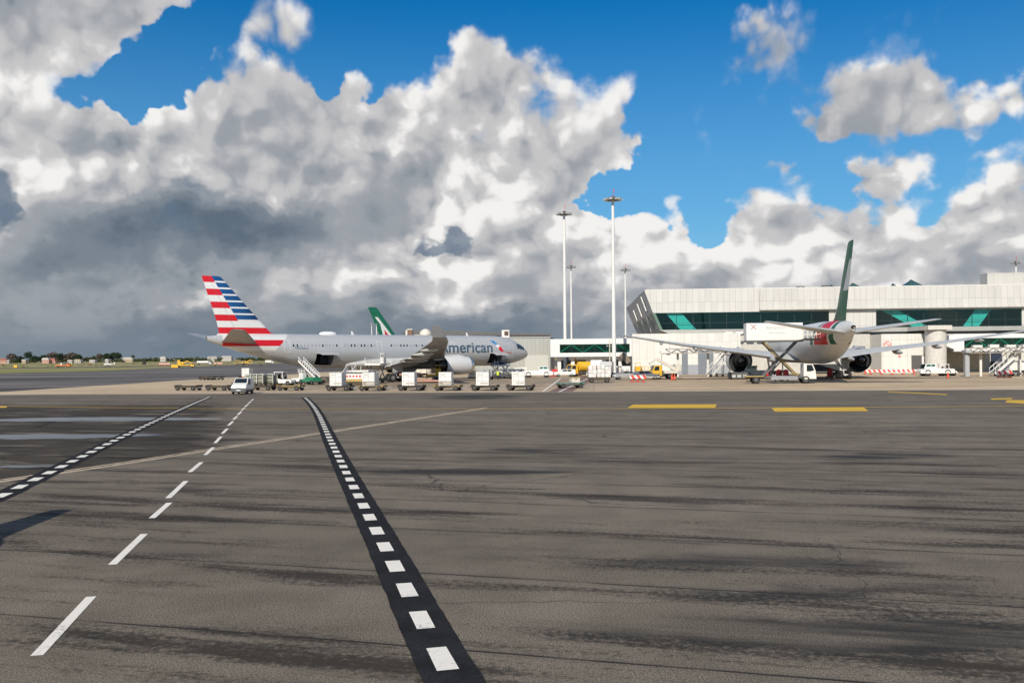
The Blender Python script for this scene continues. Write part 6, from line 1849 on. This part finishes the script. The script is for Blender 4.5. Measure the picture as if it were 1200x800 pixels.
def far_tree(label, px, py_top, wpx, Y, m, seed, lobes=5, name='tree', trunk=.35):
    rnd = random.Random(seed)
    X, zt = px2(px, py_top - .5, Y); w = wpx * 1.25 / F * Y
    t = thing(name, label, 'tree', (X, Y, 0), 0, 'trees at the far edge of the airfield')
    hb = zt * trunk
    k = MB(); k.cyl((0, 0, 0), (0, 0, hb + .2 * zt), w * .035 + .12, w * .02 + .06, 8)
    for i in range(4):
        a = rnd.uniform(0, 6.28); k.cyl((0, 0, hb * .8), (math.cos(a) * w * .25, math.sin(a) * w * .25, hb + (zt - hb) * .5), .12, .05, 6)
    k.build('trunk', TRUNK, t)
    b = MB()
    for i in range(lobes):
        a = 2 * PI * i / lobes + rnd.uniform(-.5, .5); rr = w * (.30 if i else 0)
        cz = hb + (zt - hb) * rnd.uniform(.42, .62)
        leaves(b, (math.cos(a) * rr, math.sin(a) * rr * .8, cz), w * rnd.uniform(.20, .30), 130, max(.28, w * .035), rnd, min(1.3, (zt - hb) / w * 1.25))
    leaves(b, (rnd.uniform(-.1, .1) * w, 0, hb + (zt - hb) * .62), w * .30, 200, max(.28, w * .035), rnd, min(1.2, (zt - hb) / w * 1.2))
    b.build('crown', m, t, fix=False)
    return t

def far_house(label, px0, px1, py_eave, py_ridge, Y, wall, roof, name='house', dep=9):
    X0, ze = px2(px0, py_eave + .9, Y); X1, zr = px2(px1, py_ridge + .6, Y)
    t = thing(name, label, 'house' if name == 'house' else 'building', ((X0 + X1) / 2, Y, 0), 0.05)
    w = X1 - X0
    b = MB(); b.box((0, dep / 2, ze / 2), (w, dep, ze)); b.build('wall', wall, t)
    r = MB(); r.loft([[Vector((x, y, z)) for x, z in ((-w / 2 - .4, ze - .02), (w / 2 + .4, ze - .02), (w / 2 - w * .12, zr), (-w / 2 + w * .12, zr))] for y in (-.5, dep + .5)]) if zr - ze > .35 else r.box((0, dep / 2, ze + .15), (w + .4, dep + .4, .3))
    r.build('roof', roof, t)
    n = max(2, int(w / 3.5))
    for i in range(n):
        f = MB(); f.box((-w / 2 + w * (i + .5) / n, -.03, ze * .55), (1.1, .08, min(1.2, ze * .4))); f.build('window', GLASS, t)

def build_far():
    T = far_tree
    T('bare brown tree left of the tall dark pine, near the left edge of the view', 15, 414.3, 10, 1584, BARE, 1)
    T('low dark bushy tree between the bare brown tree and the tall pine', 24, 417.4, 8, 1620, PINE, 2, trunk=.15)
    T('tall narrow dark pine, highest tree at the left edge of the view', 34, 412.2, 9, 1548, PINE, 3)
    T('low dark bushy tree just right of the tall narrow pine', 41, 416.6, 8, 1584, PINE, 4, trunk=.15)
    T('small dark bushy tree left of the pink house', 46.5, 418, 6, 1620, PINE, 5, trunk=.15)
    T('dark rounded tree directly above the pink house roof', 53, 415.6, 8, 1728, PINE, 6, trunk=.2)
    T('greyish brown bare tree above the right end of the pink house', 62, 412.6, 11, 1728, BARE, 7)
    T('dark broad tree right of the greyish bare tree', 72, 414, 11, 1674, PINE, 8, trunk=.2)
    T('wide brown leafless tree, broadest crown of the left group', 84, 413, 15, 1674, BARE, 9, 7, trunk=.15)
    T('dark tree at the right end of the left group', 91.5, 415.4, 9, 1656, PINE, 10, trunk=.15)
    T('low olive bush right of the left tree group', 101, 418.6, 9, 1620, BUSH, 11, trunk=.1)
    T('low olive bush left of the thin bare tree', 109, 417.4, 8, 1620, BUSH, 12, trunk=.1)
    T('thin bare tree standing between the two dark tree groups', 117, 414.2, 8, 1620, BARE, 13)
    T('left dark umbrella pine of the tight dark clump', 125.5, 414, 9, 1620, PINE, 14, 6, trunk=.25)
    T('middle dark umbrella pine of the tight dark clump', 132, 413.2, 10, 1638, PINE, 15, 6, trunk=.25)
    T('right dark umbrella pine of the tight dark clump', 138.5, 413, 9, 1620, PINE, 16, 6, trunk=.25)
    T('lone small bush right of the tan farm building', 156, 415.6, 4, 1728, BUSH, 17)
    PINK = mat('pink_house_wall', (.48, .28, .22), .8); TILE = mat('terracotta_tiles', (.36, .13, .08), .8, 0, .15); WH = mat('white_render', (.42, .40, .37), .8); TAN = mat('tan_render', (.42, .34, .23), .8); PALER = mat('pale_roof', (.5, .47, .43), .7)
    far_house('pink house with terracotta roof at the left edge of the view', -3, 7.5, 421.4, 419.4, 1452, PINK, TILE)
    far_house('tiny white shed beside the pink house at the left edge', 8, 10.5, 421.4, 421, 1452, WH, PALER, 'farm_shed', 4)
    far_house('small yellowish house below the tall narrow pine', 25.5, 30, 421.6, 420.4, 1470, TAN, PALER)
    far_house('larger pink house with reddish roof below the tree group', 49, 57, 420.6, 418.6, 1435, PINK, PALER)
    far_house('terracotta roofed wing adjoining the larger pink house', 57.5, 64.5, 421.6, 419, 1443, PINK, TILE)
    far_house('white shed right of the pink house, below the broad brown tree', 79, 84.5, 421.8, 421, 1487, WH, PALER, 'farm_shed')
    far_house('cream shed with yellow roof below the dark tree', 87, 94.5, 421.6, 420.2, 1487, WH, TAN, 'farm_shed')
    far_house('small white house below the thin bare tree', 104.5, 111, 421.8, 420.8, 1487, WH, PALER)
    far_house('white shed at the foot of the dark pine clump', 123, 127, 421.2, 420, 1487, WH, PALER, 'farm_shed')
    far_house('long tan farm building right of the dark pine clump', 143, 155, 420.2, 418, 1662, TAN, PALER, 'farm_building')
    far_house('white building on the horizon left of the yellow machine', 187.5, 194, 418.8, 417.2, 1925, WH, PALER, 'farm_building')
    far_house('white flat building left of two below the striped tail', 243, 254, 417.2, 416.8, 2012, WH, WH, 'flat_building', 14)
    far_house('white flat building right of two below the striped tail', 259.5, 271, 416.6, 416.2, 2012, WH, WH, 'flat_building', 14)
    # low woodland along the horizon reads as one mass
    b = MB(); rnd = random.Random(3)
    for i in range(330):
        px = rnd.uniform(-120, 640); Y = rnd.uniform(1950, 2300)
        X, zt = px2(px, 418 - (px - 600) * .0087 - rnd.uniform(.9, 2.6), Y)
        leaves(b, (X, Y, zt * .45), rnd.uniform(6, 13), 26, 1.9, rnd, .45)
    struct(b.build('far_woodland', BUSH, fix=False), 'stuff')
    b = MB()
    for i in range(160):
        px = rnd.uniform(-100, 330); Y = rnd.uniform(520, 1450)
        X, _ = px2(px, 420, Y); leaves(b, (X, Y, .25), rnd.uniform(1.5, 4), 8, .35, rnd, .15)
    struct(b.build('scrub', leaf_mat('dry_scrub', (.12, .115, .05), (.20, .18, .09)), fix=False), 'stuff')
    # machines and markers in the field
    build_truck('yellow construction lorry with a slanting boom far out on the field', 217, 430.4, H(1, .1), YELLOW, 'crane', YELLOW, YELLOW, 9.0)
    t = thing('excavator', 'yellow tracked digger with a long dark boom at the field edge left of the lorry', 'excavator', at(211.5, 430), PI)
    b = MB(); b.box((0, 0, 1.0), (3.6, 2.4, .5)); b.build('undercarriage', BLACK, t, bevel=.2)
    b = MB(); b.box((-.4, 0, 2.1), (3.2, 2.2, 1.4)); b.box((.7, .5, 3.1), (1.3, 1.0, 1.5)); b.build('cabin_body', YELLOW, t, bevel=.1)
    b = MB(); b.bar((1.0, 0, 2.2), (4.6, 0, 5.2), .5); b.bar((4.6, 0, 5.2), (5.4, 0, 4.6), .4); b.build('boom', DGREY, t)
    build_truck('white tank lorry far out beside the yellow construction lorry', 239.5, 427.2, H(1, 0), OFFWHITE, 'tank', OFFWHITE, WHITE, 11.0)
    build_truck('orange flatbed lorry far out on the grass at the left', 74, 430.2, H(1, 0), ORANGE, 'flat', ORANGE, ORANGE, 9.0)
    build_truck('dark lorry behind the orange flatbed far out on the grass', 75.5, 428.4, H(-1, 0), DGREY, 'box', DGREY, OFFWHITE, 6.0, 1.6)
    for px, py, w, h, m, lb in ((82, 428.6, 3.4, 1.5, YELLOW, 'yellow crate standing at the right end of the orange flatbed'), (203, 431.6, 1.6, 1.5, YELLOW, 'left one of two yellow marker boxes at the grass edge'), (206.8, 431.6, 1.6, 1.5, YELLOW, 'right one of two yellow marker boxes at the grass edge'), (18.5, 431.4, 1.9, 1.5, YELLOW, 'yellow marker box with dark side far left on the grass'), (104.5, 428.6, 2.2, 1.5, RUST, 'rusty brown bin far out on the grass'), (169, 427.4, 2.6, 3.0, BLACK, 'black square marker board standing on the far grass')):
        t = thing('marker_box', lb, 'marker', at(px, py), .1)
        b = MB(); b.box((0, 0, h / 2 + .3), (w, w * .5, h)); b.build('panel', m, t, bevel=.05)
        b = MB()
        for s in (-1, 1): b.cyl((s * w * .35, 0, 0), (s * w * .35, 0, .32), .09, .09, 8)
        b.build('foot', DGREY, t)
    for k, px in enumerate((188.5, 192.8, 196.8)):
        build_barrier('%s far red and white barrier on the grass near the yellow digger' % ('left', 'middle', 'right')[k], px, 428.2, 2.6, 0, 'far barriers on the grass', 1.8, 2)
    for k, px in enumerate((252, 256, 259.2)):
        build_barrier('%s far orange and white barrier beneath the striped tail' % ('left', 'middle', 'right')[k], px, 427.4, 2.0, 0, 'far barriers under the striped tail', 1.6, 2)
    # light aircraft on the grass
    t = thing('light_aircraft', 'small white light aircraft parked far out on the grass', 'light aircraft', at(126.5, 429.4), PI + .15)
    b = MB(); b.loft([[Vector((x, r * math.cos(a) * .9, 1.3 + dz + r * math.sin(a))) for a in [2 * PI * i / 12 for i in range(12)]] for x, r, dz in ((2.6, .15, 0), (2.2, .5, 0), (.8, .68, .1), (-1.0, .55, .1), (-3.6, .2, .2), (-4.2, .08, .25))]); b.build('fuselage', WHITE, t, smooth=40)
    b = MB(); b.loft([airfoil(-.9, 1.5, y, 1.15 + abs(y) * .06, .13) for y in (-5.2, 0, 5.2)]); b.build('wing', WHITE, t, smooth=40)
    b = MB(); b.loft([airfoil(3.2, .9, y, 1.6, .1) for y in (-1.6, 0, 1.6)]); b.prism([(-3.2, 1.5), (-4.2, 1.5), (-4.4, 2.7), (-3.9, 2.7)], -.05, .05); b.build('tail', WHITE, t, smooth=40)
    for x, y in ((1.8, 0), (-.4, 1.1), (-.4, -1.1)): wheel(t, (x, y, .25), .25, .14)
    # yellow machinery beyond the tail
    build_truck('faded yellow crane lorry far beyond the striped tail, left of two', 281, 427.2, H(-1, 0), OCHRE, 'crane', OCHRE, OCHRE, 7.5)
    build_truck('faded yellow crane lorry far beyond the striped tail, right of two', 291.5, 427.0, H(1, 0), OCHRE, 'crane', YELLOW, OCHRE, 7.5)
    build_truck('pale far lorry on the perimeter beyond the rear hold', 316, 426.0, H(1, 0), OFFWHITE, 'box', OFFWHITE, OFFWHITE, 7.0, 2.0)
build_far()
